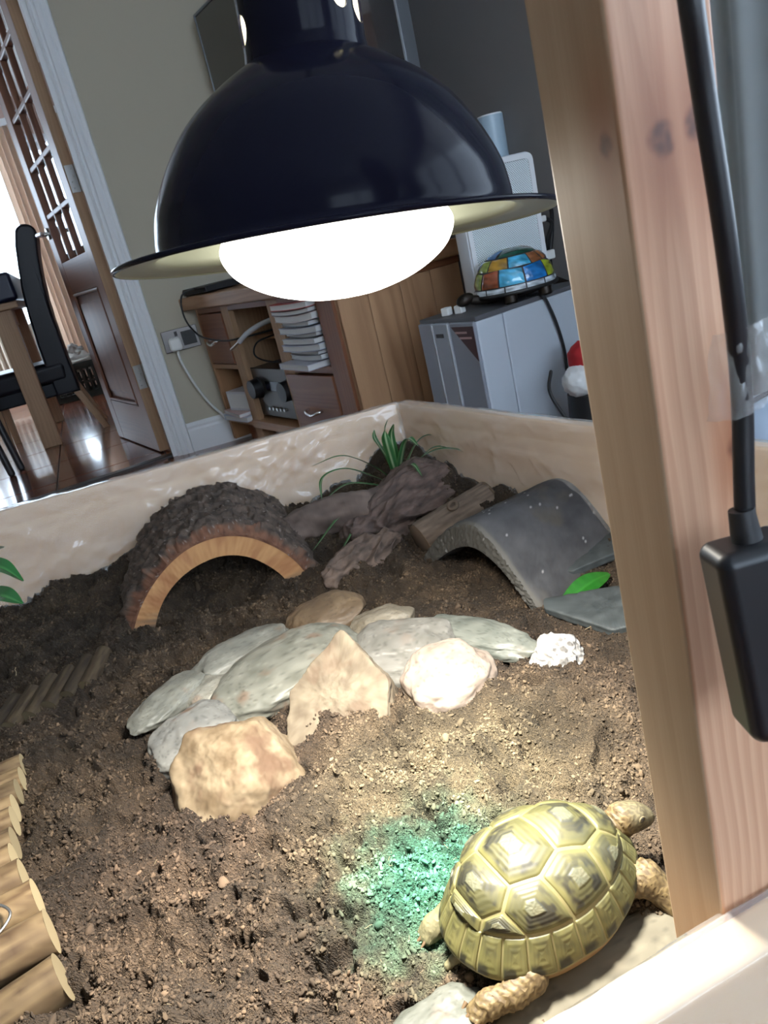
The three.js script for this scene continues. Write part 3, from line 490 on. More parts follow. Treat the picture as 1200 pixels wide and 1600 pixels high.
{
  // red and white soft toy behind the speaker, with cables
  const t = thing('soft_toy', 'red and white rounded soft toy half hidden by the pine post', 'toy', [0.548, 0, -1.80], 0.3);
  const fz = (v) => 0.003 * n3(v.x * 60, v.y * 60, v.z * 60);
  mesh('red_body', displace(new THREE.SphereGeometry(1, 32, 24).scale(0.045, 0.042, 0.045), fz).translate(0.01, 0.292, 0), std({ color: rgb(0.42, 0.015, 0.02), roughness: 0.85 }), t);
  mesh('white_cuff', displace(new THREE.SphereGeometry(1, 32, 24).scale(0.04, 0.038, 0.04), fz).translate(-0.028, 0.245, 0.012), std({ color: rgb(0.7, 0.7, 0.7), roughness: 0.9 }), t);
  mesh('dark_base', new THREE.CylinderGeometry(0.05, 0.06, 0.21, 24).translate(0, 0.105, 0), mat.black, t);
  tag(mesh('black_cable', capped([[0.44, 0.30, -1.70], [0.43, 0.26, -1.70], [0.45, 0.2, -1.69], [0.49, 0.12, -1.68], [0.52, 0.004, -1.68]], 0.004, 40), mat.black), 'black cable looping beside the red and white toy', 'cable');
}
// curtain and cushion seen to the right of the post
{
  const c = thing('curtain', 'pale grey blue curtain hanging in folds right of the pine post', 'curtain', CORNER.clone().addScaledVector(DIR, 1.72).toArray(), turnOf(DIR.x, DIR.z));
  const n = 220, W = 0.95, pos = [], idx = []; for (let i = 0; i <= n; i++) { const u = i / n * W; const z = 0.07 + 0.032 * Math.sin(u * 46) + 0.012 * Math.sin(u * 21 + 1); for (const y of [0.02, 0.8, 1.6, 2.3]) pos.push(u, y, z + 0.004 * Math.sin(y * 3 + u * 20)); }
  for (let i = 0; i < n; i++) for (let k = 0; k < 3; k++) { const a = i * 4 + k; idx.push(a, a + 4, a + 1, a + 1, a + 4, a + 5); }
  const g = new THREE.BufferGeometry(); g.setAttribute('position', new THREE.Float32BufferAttribute(pos, 3)); g.setIndex(idx); g.computeVertexNormals();
  mesh('fabric', g, phys({ color: rgb(0.50, 0.55, 0.57), roughness: 0.95, side: THREE.DoubleSide, transmission: 0.3, thickness: 0 }), c);
  mesh('pole', capped([[-0.15, 2.32, 0.07], [1.9, 2.32, 0.07]], 0.012, 8, 12), mat.steel, c);
}
{
  const b = thing('cushion', 'pale blue cushion with dark piping at the right edge beyond the post', 'cushion', [0.80, 0.0, -1.42], 0.4);
  const g = new THREE.SphereGeometry(1, 40, 28); { const p = g.attributes.position; for (let i = 0; i < p.count; i++) { const x = p.getX(i), y = p.getY(i), z = p.getZ(i), s = (a) => Math.sign(a) * Math.pow(Math.abs(a), 0.55); p.setXYZ(i, s(x) * 0.14, s(y) * 0.11 + 0.11, z * 0.075); } }
  mesh('cover', displace(g, (v) => 0.004 * n3(v.x * 14, v.y * 14, v.z * 14)), std({ color: rgb(0.42, 0.52, 0.66), roughness: 0.8 }), b);
  const pts = []; for (let i = 0; i <= 40; i++) { const t = i / 40 * Math.PI * 2, s = (a) => Math.sign(a) * Math.pow(Math.abs(a), 0.55); pts.push([s(Math.cos(t)) * 0.142, s(Math.sin(t)) * 0.112 + 0.112, 0.002]); } mesh('piping', tube(pts, 0.005, 90, 8), mat.black, b);
}
// ---------------------------------------------------------------- tortoise table: pine boards, post, plastic lining
const TW = 0.39;                                             // height of the board tops
const BC = V3(0.07, 0, -1.346), BL = V3(-0.624, 0, -1.261), BRT = V3(0.3975, 0, -0.728);
const LD = BL.clone().sub(BC).normalize(), RD = BRT.clone().sub(BC).normalize();
const FA = V3(0.015, 0, -0.205), FD = V3(0.955, 0, -0.2966);
const FR = V3(0.565, 0, -0.376), LB = BC.clone().addScaledVector(LD, 0.98), LF = FA.clone().addScaledVector(FD, -0.95);
const TABLE = thing('tortoise_table', 'open pine box with plastic lined walls and a tall square post', 'tortoise table');
function board(name, p, q, y0, y1, thick, side, m, r = 0.003) {
  const d = q.clone().sub(p), L = d.length(); d.normalize();
  const g = slab(L, y1 - y0, thick, [0, 0, 0], r, 0); const b = mesh(name, g, m, TABLE);
  b.position.copy(p).addScaledVector(d, L / 2).add(V3(0, (y0 + y1) / 2, 0)); b.rotation.y = turnOf(d.x, d.z);
  const nz = V3(-d.z, 0, d.x); b.position.addScaledVector(nz, side * thick / 2);
  return b;
}
{
  const pineB = wood([226, 196, 160], [190, 150, 112], 41, { rings: 18, rough: 0.7, contrast: 0.9, knots: [[0.30, 0.05, 0.007], [0.5, 0.11, 0.004], [0.85, 0.17, 0.005], [0.62, 0.24, 0.006]] });
  const pineF = wood([236, 206, 158], [206, 164, 110], 42, { rings: 30, rough: 0.55, contrast: 0.8, knots: [[0.75, 0.2, 0.006]] });
  board('back_board', BC, LB, 0.10, TW, 0.018, 1, pineB);
  board('side_board', BC, FR, 0.10, TW, 0.018, -1, pineB);
  board('end_board', LB, LF, 0.10, TW, 0.018, 1, pineB);
  board('front_board', LF, FR.clone().addScaledVector(FD, 0.02), 0.10, TW, 0.0185, 1, pineF);
  const base = new THREE.Shape([BC, LB, LF, FR].map((v) => new THREE.Vector2(v.x, -v.z))); const bg = new THREE.ExtrudeGeometry(base, { depth: 0.018, bevelEnabled: false }); bg.rotateX(-Math.PI / 2); bg.translate(0, 0.10, 0);
  mesh('base_board', boxUV(bg, 0), pineB, TABLE);
  mesh('leg', [[-0.75, -1.1], [0.03, -1.22], [0.42, -0.45], [-0.72, -0.08]].map(([x, z]) => span(x - 0.022, x + 0.022, 0, 0.105, z - 0.022, z + 0.022, 0.002, 1)), pineB, TABLE);
  // the post, its faces with their own grain and knots
  const PW = 0.0365, PH = 0.62, y0 = 0.2;
  const knotFace = (seed, knots, pale, dark, o = {}) => { const t = woodTex(640, 128, PH, PW, pale, dark, seed, o.rings ?? 190, knots, o.c ?? 0.9); return t; };
  const front = knotFace(51, [[0.485, 0.014, 0.0056], [0.487, 0.0265, 0.0052], [0.385, 0.030, 0.005], [0.06, 0.01, 0.003]], [204, 164, 134], [148, 100, 74], { rings: 150, c: 0.75 });
  const left = knotFace(53, [[0.487, 0.0295, 0.0042]], [186, 162, 136], [140, 110, 84], { rings: 60, c: 0.7 });
  const mk = (t) => std({ map: t, roughness: 0.5 });
  const mats = [mk(left), mk(front)];
  const pg = new RoundedBoxGeometry(PW, PH, PW, 3, 0.0018).toNonIndexed(); { const p = pg.attributes.position, n = pg.attributes.normal, uv = pg.attributes.uv; pg.clearGroups(); let last = -1, start = 0;
    for (let i = 0; i < p.count; i += 3) { const nx = n.getX(i) + n.getX(i + 1) + n.getX(i + 2), nz = n.getZ(i) + n.getZ(i + 1) + n.getZ(i + 2); const side = Math.abs(nx) > Math.abs(nz) ? 0 : 1; for (let k = 0; k < 3; k++) uv.setXY(i + k, (p.getY(i + k) + PH / 2) / PH, ((side ? p.getX(i + k) : p.getZ(i + k)) + PW / 2) / PW); if (side !== last) { if (last >= 0) pg.addGroup(start, i - start, last); last = side; start = i; } } pg.addGroup(start, p.count - start, last); }
  const post = new THREE.Mesh(pg, mats); post.name = 'post'; TABLE.add(post);
  // corner of the post nearest to the camera stands on the inner edge of the front board and leans a little
  const piv = new THREE.Object3D(); const th = turnOf(FD.x, FD.z);
  const R = new THREE.Matrix4().makeRotationY(th).multiply(new THREE.Matrix4().makeRotationZ(1.45 * Math.PI / 180));
  const local = V3(PW / 2, PH / 2 - (TW - y0), -PW / 2).applyMatrix4(R);
  post.position.set(0.0965, TW, -0.2335).add(local); post.setRotationFromMatrix(R);
}
// clear plastic lining with creases, stapled over the boards
const plastic = phys({ color: rgb(0.95, 0.95, 0.95), roughness: 0.09, transmission: 0.76, thickness: 0, ior: 1.5, specularIntensity: 1, side: THREE.DoubleSide });
{
  function liner(name, p, q, side, y0, y1, seed, drop) {
    const d = q.clone().sub(p), L = d.length(); d.normalize(); const nz = V3(-d.z, 0, d.x).multiplyScalar(-side);
    const nu = Math.round(L / 0.004), nv = 46, pos = [], idx = [];
    const crease = (u, v) => { let h = 0; const k = (a, b, c, w, amp) => { const s = (u - a) * Math.cos(c) + (v - b) * Math.sin(c); const t = -(u - a) * Math.sin(c) + (v - b) * Math.cos(c); h += amp * Math.exp(-(t * t) / (w * w)) * Math.exp(-(s * s) / 0.05) * (0.75 + 0.5 * n3(s * 60, t * 60, seed)); };
      if (seed === 1) { k(0.42, 0.10, -0.42, 0.009, 0.015); k(0.45, 0.07, -0.38, 0.006, 0.011); k(0.52, 0.11, -0.40, 0.007, 0.011); k(0.30, 0.10, -0.55, 0.007, 0.010); k(0.62, 0.05, -0.3, 0.007, 0.008); k(0.22, 0.13, -1.2, 0.005, 0.004); k(0.1, 0.1, -1.4, 0.005, 0.004); k(0.78, 0.05, -0.4, 0.008, 0.008); }
      else { k(0.10, 0.14, 0.3, 0.008, 0.006); k(0.25, 0.12, 1.2, 0.008, 0.005); k(0.3, 0.08, 0.4, 0.008, 0.006); }
      h += 0.0045 * (1 - Math.abs(n3(u * 4 + seed, v * 8 - u * 4, seed))) ** 4 + 0.0011 * fbm(u * 14, v * 14, seed, 2) + (seed === 1 ? 0.0032 : 0.0020) * (1 - Math.abs(n3(u * 17 + v * 13, v * 15, seed + 4))) ** 6;
      return h; };
    for (let i = 0; i <= nu; i++) for (let j = 0; j <= nv; j++) { const u = i / nu * L, v = j / nv * (y1 - y0), top = sm(0.985, 1, j / nv); const h = 0.0012 + Math.max(0, 0.0022 + crease(u, v)) * (1 - top); const b = p.clone().addScaledVector(d, u).addScaledVector(nz, h); pos.push(b.x, y0 + v, b.z); }
    for (let i = 0; i < nu; i++) for (let j = 0; j < nv; j++) { const a = i * (nv + 1) + j; idx.push(a, a + nv + 1, a + 1, a + 1, a + nv + 1, a + nv + 2); }
    // over the top edge and down behind
    const n0 = pos.length / 3; for (let i = 0; i <= nu; i++) { const u = i / nu * L; for (const [h, y] of [[0.0006, y1], [0.0006 + 0.0006 * n3(u * 40, 1, seed), y1 + 0.0016 + 0.0008 * n3(u * 30, 2, seed)], [-0.0186, y1 + 0.0016 + 0.0008 * n3(u * 24, 5, seed)], [-0.0206, y1 - 0.002], [-0.021, y1 - drop + 0.008 * n3(u * 9, 3, seed)]]) { const b = p.clone().addScaledVector(d, u).addScaledVector(nz, h); pos.push(b.x, y, b.z); } }
    for (let i = 0; i < nu; i++) for (let j = 0; j < 4; j++) { const a = n0 + i * 5 + j; idx.push(a, a + 5, a + 1, a + 1, a + 5, a + 6); }
    const g = new THREE.BufferGeometry(); g.setAttribute('position', new THREE.Float32BufferAttribute(pos, 3)); g.setIndex(idx); g.computeVertexNormals();
    return mesh(name, g, plastic, TABLE);
  }
  liner('plastic_lining', BC, LB, 1, 0.17, TW, 1, 0.05).userData.label = 'creased clear plastic sheet';
  liner('plastic_lining', BC, FR, -1, 0.17, TW, 2, 0.05).userData.label = 'creased clear plastic sheet';
  liner('plastic_lining', LF, FR, 1, 0.19, TW, 3, 0.2).userData.label = 'creased clear plastic sheet';
}
{
  const sm_ = mat.steel, g = capped([[-0.0055, 0, 0], [0.0055, 0, 0]], 0.0005, 2, 6);
  for (const t of [0.112, 0.02, -0.1]) { const m = mesh('staple', g, sm_, TABLE); const p = FA.clone().addScaledVector(FD, t).add(V3(0.2966 * 0.0212, TW - 0.022, 0.955 * 0.0212)); m.position.copy(p); m.rotation.set(0, turnOf(FD.x, FD.z), 0); m.rotateZ(1.2); }
}
// ---------------------------------------------------------------- soil
const inPoly = (x, z, pad = 0) => { const P = [BC, LB, LF, FR]; for (let i = 0; i < 4; i++) { const a = P[i], b = P[(i + 1) % 4]; const d = Math.hypot(b.x - a.x, b.z - a.z); const s = ((b.x - a.x) * (z - a.z) - (b.z - a.z) * (x - a.x)) / d; if (s > -pad) return false; } return true; };
const bump = (x, z, cx, cz, r) => Math.exp(-((x - cx) ** 2 + (z - cz) ** 2) / (r * r));
function soilBase(x, z) {
  let h = 0.212;
  const fromBack = (x - BC.x) * -LD.z + (z - BC.z) * LD.x;            // distance from the long back wall
  const db = Math.abs(fromBack), ds = Math.abs((x - BC.x) * -RD.z + (z - BC.z) * RD.x);
  h += 0.05 * Math.exp(-((db / 0.13) ** 2)) * (0.35 + 0.65 * sm(-0.75, -0.3, x)) + 0.055 * Math.exp(-((ds / 0.10) ** 2)) * sm(-0.75, -1.0, z);
  h += 0.022 * bump(x, z, -0.07, -1.10, 0.10) + 0.012 * bump(x, z, -0.5, -1.02, 0.12) - 0.018 * bump(x, z, -0.28, -1.13, 0.085) - 0.012 * bump(x, z, 0.13, -0.93, 0.06);
  h -= 0.010 * bump(x, z, 0.06, -0.36, 0.06) + 0.006 * bump(x, z, 0.15, -0.33, 0.06);
  h += 0.010 * bump(x, z, -0.03, -0.66, 0.10);
  return h;
}
const rough = (x, z) => 1 - 0.75 * bump(x, z, 0.09, -0.35, 0.055);
function soilH(x, z, fine = true) {
  let h = soilBase(x, z); const k = rough(x, z);
  h += k * (0.010 * n3(x * 7, 0, z * 7) + 0.007 * n3(x * 17, 1, z * 17) - 0.011 * Math.pow(Math.max(0, n3(x * 24, 6, z * 24)), 2.2));
  if (fine) { const wx = x + 0.006 * n3(x * 40, 8, z * 40), wz = z + 0.006 * n3(x * 40, 9, z * 40);
    const m = k * (0.35 + 0.9 * sm(-0.35, 0.45, n3(x * 9, 30, z * 9))), b1 = Math.abs(n3(wx * 38, 2, wz * 38)), b2 = Math.abs(n3(wx * 85, 3, wz * 85)), b3 = Math.abs(n3(wx * 180, 4, wz * 180));
    const b4 = Math.abs(n3(x * 330, 34, z * 330)); h += m * (0.0080 * (b1 - 0.3) + 0.0036 * (b2 - 0.3) + 0.0022 * (b3 - 0.3)) + k * (0.0019 * (b4 - 0.3) + 0.0009 * n3(x * 620, 5, z * 620));
    const pit = sm(0.50, 0.85, n3(wx * 22, 33, wz * 22) + 0.3 * n3(wx * 90, 36, wz * 90)); h -= k * 0.014 * pit; }
  return h;
}
const soilTone = (x, z) => { const a = 0.5 + 0.5 * n3(x * 5, 11, z * 5), b = 0.5 + 0.5 * n3(x * 60, 12, z * 60), c = 0.5 + 0.5 * n3(x * 280, 13, z * 280);
  const e = 0.5 + 0.5 * n3(x * 560, 15, z * 560); let q = mixc([0.058, 0.038, 0.027], [0.212, 0.146, 0.088], 0.40 * a + 0.2 * b + 0.2 * c + 0.2 * e);
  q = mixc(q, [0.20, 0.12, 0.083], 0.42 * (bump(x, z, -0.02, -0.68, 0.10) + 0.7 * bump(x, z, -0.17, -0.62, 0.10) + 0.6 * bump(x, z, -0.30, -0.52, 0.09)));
  q = mixc(q, [0.37, 0.31, 0.185], 0.65 * sm(0.2, 1, bump(x, z, 0.0, -0.56, 0.17)) + 0.6 * bump(x, z, 0.09, -0.35, 0.05));  // tan middle puts the lamp pool into the soil colour; sandy patch by the board
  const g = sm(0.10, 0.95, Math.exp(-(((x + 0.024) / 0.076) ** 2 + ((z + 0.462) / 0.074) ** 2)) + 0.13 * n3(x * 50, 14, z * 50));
  q = mixc(q, mixc([0.05, 0.25, 0.155], [0.15, 0.54, 0.36], 0.5 * b + 0.5 * c), g * 0.95); return mulc(q, 0.50 * (0.72 + 0.5 * sm(-0.4, 0.4, n3(x * 13, 40, z * 13) + 0.5 * n3(x * 34, 41, z * 34)))); };  // broad uneven tone puts the shade of hollows into the soil colour
const SOIL = thing('soil', 'dark brown crumbly soil filling the pine box with a teal green tinted patch', 'soil'); SOIL.userData.kind = 'stuff';
{
  const vis = (x, z) => inPoly(x, z, 0.0);
  const rows = []; const pos = [], col = [], idx = [], id = new Map();
  // finer towards the camera: z follows a square law
  const NZ = 780; const zs = []; for (let j = 0; j <= NZ; j++) { const t = j / NZ; zs.push(0.08 - 0.25 * Math.min(1, t * 20) - 1.19 * (0.55 * Math.max(0, t * 20 - 1) / 19 + 0.45 * (Math.max(0, t * 20 - 1) / 19) ** 2)); }
  const at = (z) => 0.0012 + 0.0016 * sm(-0.3, -1.3, z) ;
  const NX = 760, EL = 90, ER = 30; const xr = (z) => { const k = -z; return [-0.34 - 0.62 * sm(0.2, 1.1, k), 0.16 + 0.30 * sm(0.2, 0.65, k) ]; };
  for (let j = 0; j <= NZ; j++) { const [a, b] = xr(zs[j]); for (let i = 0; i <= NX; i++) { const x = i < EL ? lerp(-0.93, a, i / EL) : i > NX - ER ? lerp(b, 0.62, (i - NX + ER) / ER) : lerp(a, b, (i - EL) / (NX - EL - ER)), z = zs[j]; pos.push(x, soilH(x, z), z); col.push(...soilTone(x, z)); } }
  for (let j = 0; j < NZ; j++) for (let i = 0; i < NX; i++) { const a = j * (NX + 1) + i; const x = pos[a * 3], z = pos[a * 3 + 2]; if (!vis(x, z)) continue; idx.push(a, a + 1, a + NX + 1, a + 1, a + NX + 2, a + NX + 1); }
  const g = new THREE.BufferGeometry(); g.setAttribute('position', new THREE.Float32BufferAttribute(pos, 3)); g.setAttribute('color', new THREE.Float32BufferAttribute(col, 3)); g.setIndex(idx); g.computeVertexNormals();
  const uv = new Float32Array(pos.length / 3 * 2); for (let i = 0; i < pos.length / 3; i++) { uv[2 * i] = pos[3 * i] + 0.3 * pos[3 * i + 1]; uv[2 * i + 1] = pos[3 * i + 2] - 0.4 * pos[3 * i + 1]; } g.setAttribute('uv', new THREE.BufferAttribute(uv, 2));
  const TS = 0.11, grains = new Float32Array(1024 * 1024); { reseed(77); for (let n = 0; n < 42000; n++) { const cx = rnd() * 1024, cy = rnd() * 1024, r = 2.2 + 6 * Math.pow(rnd(), 3), a = rnd() * 3.14, e = rr(0.4, 1), hh = rr(0.35, 1); const c = Math.cos(a), s = Math.sin(a), R = Math.ceil(r / e); for (let dy = -R; dy <= R; dy++) for (let dx = -R; dx <= R; dx++) { const u = (dx * c + dy * s) * e / r, v = (-dx * s + dy * c) / r, d = u * u + v * v; if (d < 1) { const k = ((Math.round(cy) + dy) & 1023) * 1024 + ((Math.round(cx) + dx) & 1023); const q = hh * Math.sqrt(1 - d); if (q > grains[k]) grains[k] = q; } } } }
  const gb = withRepeat(dataTex(1024, 1024, (u, v, x, y) => [255 * grains[y * 1024 + x]], false, THREE.RepeatWrapping), TS, TS); gb.wrapS = gb.wrapT = THREE.RepeatWrapping;
  const gc = withRepeat(dataTex(1024, 1024, (u, v, x, y) => { const q = grains[y * 1024 + x], t = 0.5 + 0.5 * n3(x * 0.11, y * 0.11, 4); const k = 150 + 105 * (0.45 * q + 0.55 * t); return [k, k * 0.985, k * 0.96]; }, true, THREE.RepeatWrapping), TS, TS); gc.wrapS = gc.wrapT = THREE.RepeatWrapping;
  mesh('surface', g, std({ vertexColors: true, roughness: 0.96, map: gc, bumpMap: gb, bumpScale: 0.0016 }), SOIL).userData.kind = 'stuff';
  // crumbs and fibres
  const crumb = displace(new THREE.IcosahedronGeometry(1, 1), (v) => 0.32 * n3(v.x * 1.6, v.y * 1.6, v.z * 1.6));
  const N = 170000, im = new THREE.InstancedMesh(crumb, std({ color: 0xffffff, roughness: 0.97 }), N), M = new THREE.Matrix4(), Q = new THREE.Quaternion(), E_ = new THREE.Euler(), c = new THREE.Color();
  reseed(101); let n = 0, tries = 0;
  while (n < N && tries++ < 1500000) { const t = Math.pow(rnd(), 0.75), z = -0.19 - 1.12 * t, [a, b] = xr(z), x = lerp(a, b, rnd()); if (!inPoly(x, z, 0.012)) continue; const k = rough(x, z); if (rnd() > k * (0.30 + 0.70 * sm(-0.3, 0.5, n3(x * 14, 20, z * 14) + 0.4 * n3(x * 60, 21, z * 60)))) continue;
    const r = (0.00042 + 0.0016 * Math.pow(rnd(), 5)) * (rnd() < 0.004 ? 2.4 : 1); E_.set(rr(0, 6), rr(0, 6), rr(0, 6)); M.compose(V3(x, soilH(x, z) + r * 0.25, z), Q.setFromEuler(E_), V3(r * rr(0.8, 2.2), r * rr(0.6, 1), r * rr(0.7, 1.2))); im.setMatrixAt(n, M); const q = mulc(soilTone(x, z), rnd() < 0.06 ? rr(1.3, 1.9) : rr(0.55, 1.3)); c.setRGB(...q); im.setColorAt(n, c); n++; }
  im.count = n; im.name = 'crumbs'; im.userData.kind = 'stuff'; SOIL.add(im);
  const fib = tube([[-1, 0, 0], [-0.3, 0.12, 0.08], [0.4, 0.05, -0.1], [1, -0.05, 0.05]], 0.05, 6, 4);
  const NF = 22000, fm = new THREE.InstancedMesh(fib, std({ color: 0xffffff, roughness: 0.9 }), NF); n = 0; tries = 0;
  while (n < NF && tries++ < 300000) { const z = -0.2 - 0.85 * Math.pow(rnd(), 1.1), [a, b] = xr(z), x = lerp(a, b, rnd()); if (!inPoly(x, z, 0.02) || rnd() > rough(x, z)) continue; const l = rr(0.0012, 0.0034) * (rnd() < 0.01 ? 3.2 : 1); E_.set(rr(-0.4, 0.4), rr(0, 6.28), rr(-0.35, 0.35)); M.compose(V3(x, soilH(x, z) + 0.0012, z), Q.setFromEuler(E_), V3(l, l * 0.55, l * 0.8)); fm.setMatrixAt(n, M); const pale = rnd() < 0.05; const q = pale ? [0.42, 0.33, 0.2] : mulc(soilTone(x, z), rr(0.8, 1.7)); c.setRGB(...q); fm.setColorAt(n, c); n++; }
  fm.count = n; fm.name = 'fibres'; fm.userData.kind = 'stuff'; SOIL.add(fm);
}
// ---------------------------------------------------------------- stones
function stone(o) {   // rounded river pebble
  let g = new THREE.IcosahedronGeometry(1, o.detail ?? 22); g.deleteAttribute('uv'); g = mergeVertices(g, 1e-5);
  const p = g.attributes.position, s = o.seed; const pw = o.pow ?? 0.86, S = (v, k = pw) => Math.sign(v) * Math.pow(Math.abs(v), k);
  for (let i = 0; i < p.count; i++) { const x = p.getX(i), y = p.getY(i), z = p.getZ(i); const k = 1 + (o.lump ?? 0.10) * n3(x * 0.9 + s, y * 0.9, z * 0.9) + (o.lump2 ?? 0.03) * n3(x * 2.4, y * 2.4 + s, z * 2.4); const ta = 1 + (o.taper ?? 0) * x; p.setXYZ(i, S(x) * k * o.a, S(y, 0.8) * k * o.c, S(z) * k * o.b * ta); }
  g.computeVertexNormals();
  g = displace(g, (v) => (o.fine ?? 0.0008) * fbm(v.x * 80, v.y * 80, v.z * 80 + s, 5), false);
  const c0 = mulc(o.c0, o.k ?? 0.54), c1 = mulc(o.c1, o.k ?? 0.62);
  paint(g, (x, y, z, nx, ny) => { const t = clamp(0.5 + 0.9 * fbm(x * 26 + s, y * 60, z * 26, 4)), d = sm(o.dirtAt ?? 0.30, (o.dirtAt ?? 0.30) + 0.3, fbm(x * 20, y * 20 + 7, z * 20 + s, 4)); let q = mixc(c0, c1, t); q = mixc(q, [0.15, 0.088, 0.055], d * (o.dirt ?? 0.55)); const sp = n3(x * 420, y * 420, z * 420 + s); if (sp > 0.62) q = mulc(q, 0.66); else if (sp < -0.72) q = mulc(q, 1.25); if (o.vein) { const v = Math.abs(x * o.vein[0] + z * o.vein[1] - o.vein[2] + 0.002 * n3(x * 40, 0, z * 40)); q = mixc([0.24, 0.23, 0.21], q, sm(0.0003, 0.0011, v)); } return q; });
  const m = mesh(o.name ?? 'stone', g, phys({ vertexColors: true, roughness: o.rough ?? 0.55, clearcoat: o.coat ?? 0.12, clearcoatRoughness: 0.35 }));
  m.rotation.set(o.rx ?? 0, o.yaw, o.rz ?? 0, 'YXZ'); m.position.set(o.x, soilH(o.x, o.z, false) + (o.up ?? o.c * 0.30), o.z);
  return tag(m, o.label, o.cat ?? 'stone', o.group);
}
const GG = [[0.20, 0.205, 0.17], [0.31, 0.31, 0.265]];
stone({ seed: 1, x: -0.158, z: -0.812, a: 0.098, b: 0.064, c: 0.020, yaw: 0.50, up: 0.013, rx: 0.06, rz: 0.05, taper: 0.12, c0: GG[0], c1: GG[1], lump: 0.07, dirt: 0.6, dirtAt: 0.25, label: 'largest smooth grey green flat stone in the middle of the stone heap' });
stone({ seed: 2, x: -0.220, z: -0.893, a: 0.070, b: 0.034, c: 0.015, yaw: 0.52, rx: 0.1, c0: [0.22, 0.225, 0.20], c1: [0.32, 0.32, 0.28], label: 'long pale grey oval stone behind the largest flat stone' });
stone({ seed: 3, x: -0.112, z: -0.940, a: 0.056, b: 0.043, c: 0.020, yaw: 0.42, rx: 0.2, rz: 0.12, c0: [0.17, 0.115, 0.07], c1: [0.27, 0.19, 0.115], dirt: 0.3, label: 'brown oval stone at the back of the heap nearest the driftwood' });
stone({ seed: 4, x: -0.303, z: -0.812, a: 0.058, b: 0.026, c: 0.012, yaw: 1.0, rx: 0.12, c0: [0.20, 0.205, 0.18], c1: [0.28, 0.28, 0.24], label: 'slim grey stone leaning at the far left of the heap' });
stone({ seed: 5, x: -0.257, z: -0.823, a: 0.037, b: 0.031, c: 0.017, yaw: 0.75, c0: [0.33, 0.32, 0.27], c1: [0.45, 0.44, 0.38], label: 'small whitish rounded stone between the slim stone and the largest stone' });
stone({ seed: 6, x: -0.262, z: -0.732, a: 0.053, b: 0.042, c: 0.021, yaw: 0.55, rx: 0.22, c0: [0.20, 0.20, 0.19], c1: [0.30, 0.30, 0.28], dirt: 0.75, label: 'speckled blue grey stone in front of the small whitish one' });
stone({ seed: 7, x: -0.018, z: -0.795, a: 0.064, b: 0.050, c: 0.024, yaw: -0.42, rx: 0.25, pow: 0.78, c0: [0.20, 0.195, 0.17], c1: [0.27, 0.26, 0.235], dirt: 0.25, vein: [0.25, 1, 0.018], label: 'smooth grey stone with a fine pale vein right of the sandstone slab' });
stone({ seed: 8, x: -0.036, z: -0.880, a: 0.042, b: 0.028, c: 0.016, yaw: 0.1, c0: [0.26, 0.22, 0.16], c1: [0.36, 0.32, 0.25], label: 'beige flat stone peeping out behind the veined grey stone' });
stone({ seed: 9, x: 0.070, z: -0.795, a: 0.080, b: 0.027, c: 0.014, yaw: -0.85, rx: 0.1, c0: [0.17, 0.19, 0.165], c1: [0.27, 0.285, 0.25], dirt: 0.2, label: 'long greenish grey slate-like stone between the veined stone and the white rock' });
stone({ seed: 10, x: 0.024, z: -0.708, a: 0.050, b: 0.044, c: 0.025, yaw: 0.15, rx: 0.32, up: 0.002, k: 0.44, c0: [0.46, 0.36, 0.29], c1: [0.60, 0.51, 0.43], dirt: 0.3, lump: 0.12, label: 'pale pinkish cream stone half sunk in soil under the lamp' });
stone({ seed: 11, x: -0.049, z: -0.343, a: 0.038, b: 0.024, c: 0.010, yaw: 0.42, up: 0.0035, k: 0.42, c0: [0.13, 0.142, 0.118], c1: [0.19, 0.20, 0.17], dirt: 0.2, label: 'pale grey pebble under the hind foot of the tortoise' });
stone({ seed: 12, x: 0.078, z: -0.352, a: 0.085, b: 0.042, c: 0.010, yaw: 0.3, up: 0.0035, pow: 0.7, k: 0.46, c0: [0.15, 0.135, 0.095], c1: [0.22, 0.20, 0.145], dirt: 0.12, rough: 0.85, coat: 0, label: 'sandy flat slab lying between the tortoise and the front board' });
// faceted rock from planes, corners rounded by a soft minimum
function rock(o) {
  let g = new THREE.IcosahedronGeometry(1, o.detail ?? 30); g.deleteAttribute('uv'); g = mergeVertices(g, 1e-5);
  const p = g.attributes.position, P = o.planes.map(([a, b, c, d]) => { const l = Math.hypot(a, b, c); return [a / l, b / l, c / l, d]; }), K = o.sharp ?? 14;
  for (let i = 0; i < p.count; i++) { const x = p.getX(i), y = p.getY(i), z = p.getZ(i); let s = 0; for (const [a, b, c, d] of P) { const q = (a * x + b * y + c * z) / d; if (q > 0) s += Math.pow(q, K); } const r = Math.pow(s, -1 / K); p.setXYZ(i, x * r, y * r, z * r); }
  g.computeVertexNormals();
  g = displace(g, (v) => (o.n1 ?? 0.003) * fbm(v.x * 30, v.y * 30, v.z * 30 + o.seed, 5) + (o.n2 ?? 0) * -Math.abs(n3(v.x * 70 + o.seed, v.y * 70, v.z * 70)) + (o.layer ? o.layer * Math.abs(n3(v.x * 8, v.y * 150, v.z * 8 + o.seed)) : 0), false);
  paint(g, o.tone);
  const m = mesh('rock', g, std({ vertexColors: true, roughness: o.rough ?? 0.85 })); m.rotation.set(o.rx ?? 0, o.yaw ?? 0, o.rz ?? 0, 'YXZ'); m.position.set(o.x, soilH(o.x, o.z, false) + o.up, o.z);
  return tag(m, o.label, 'rock');
}
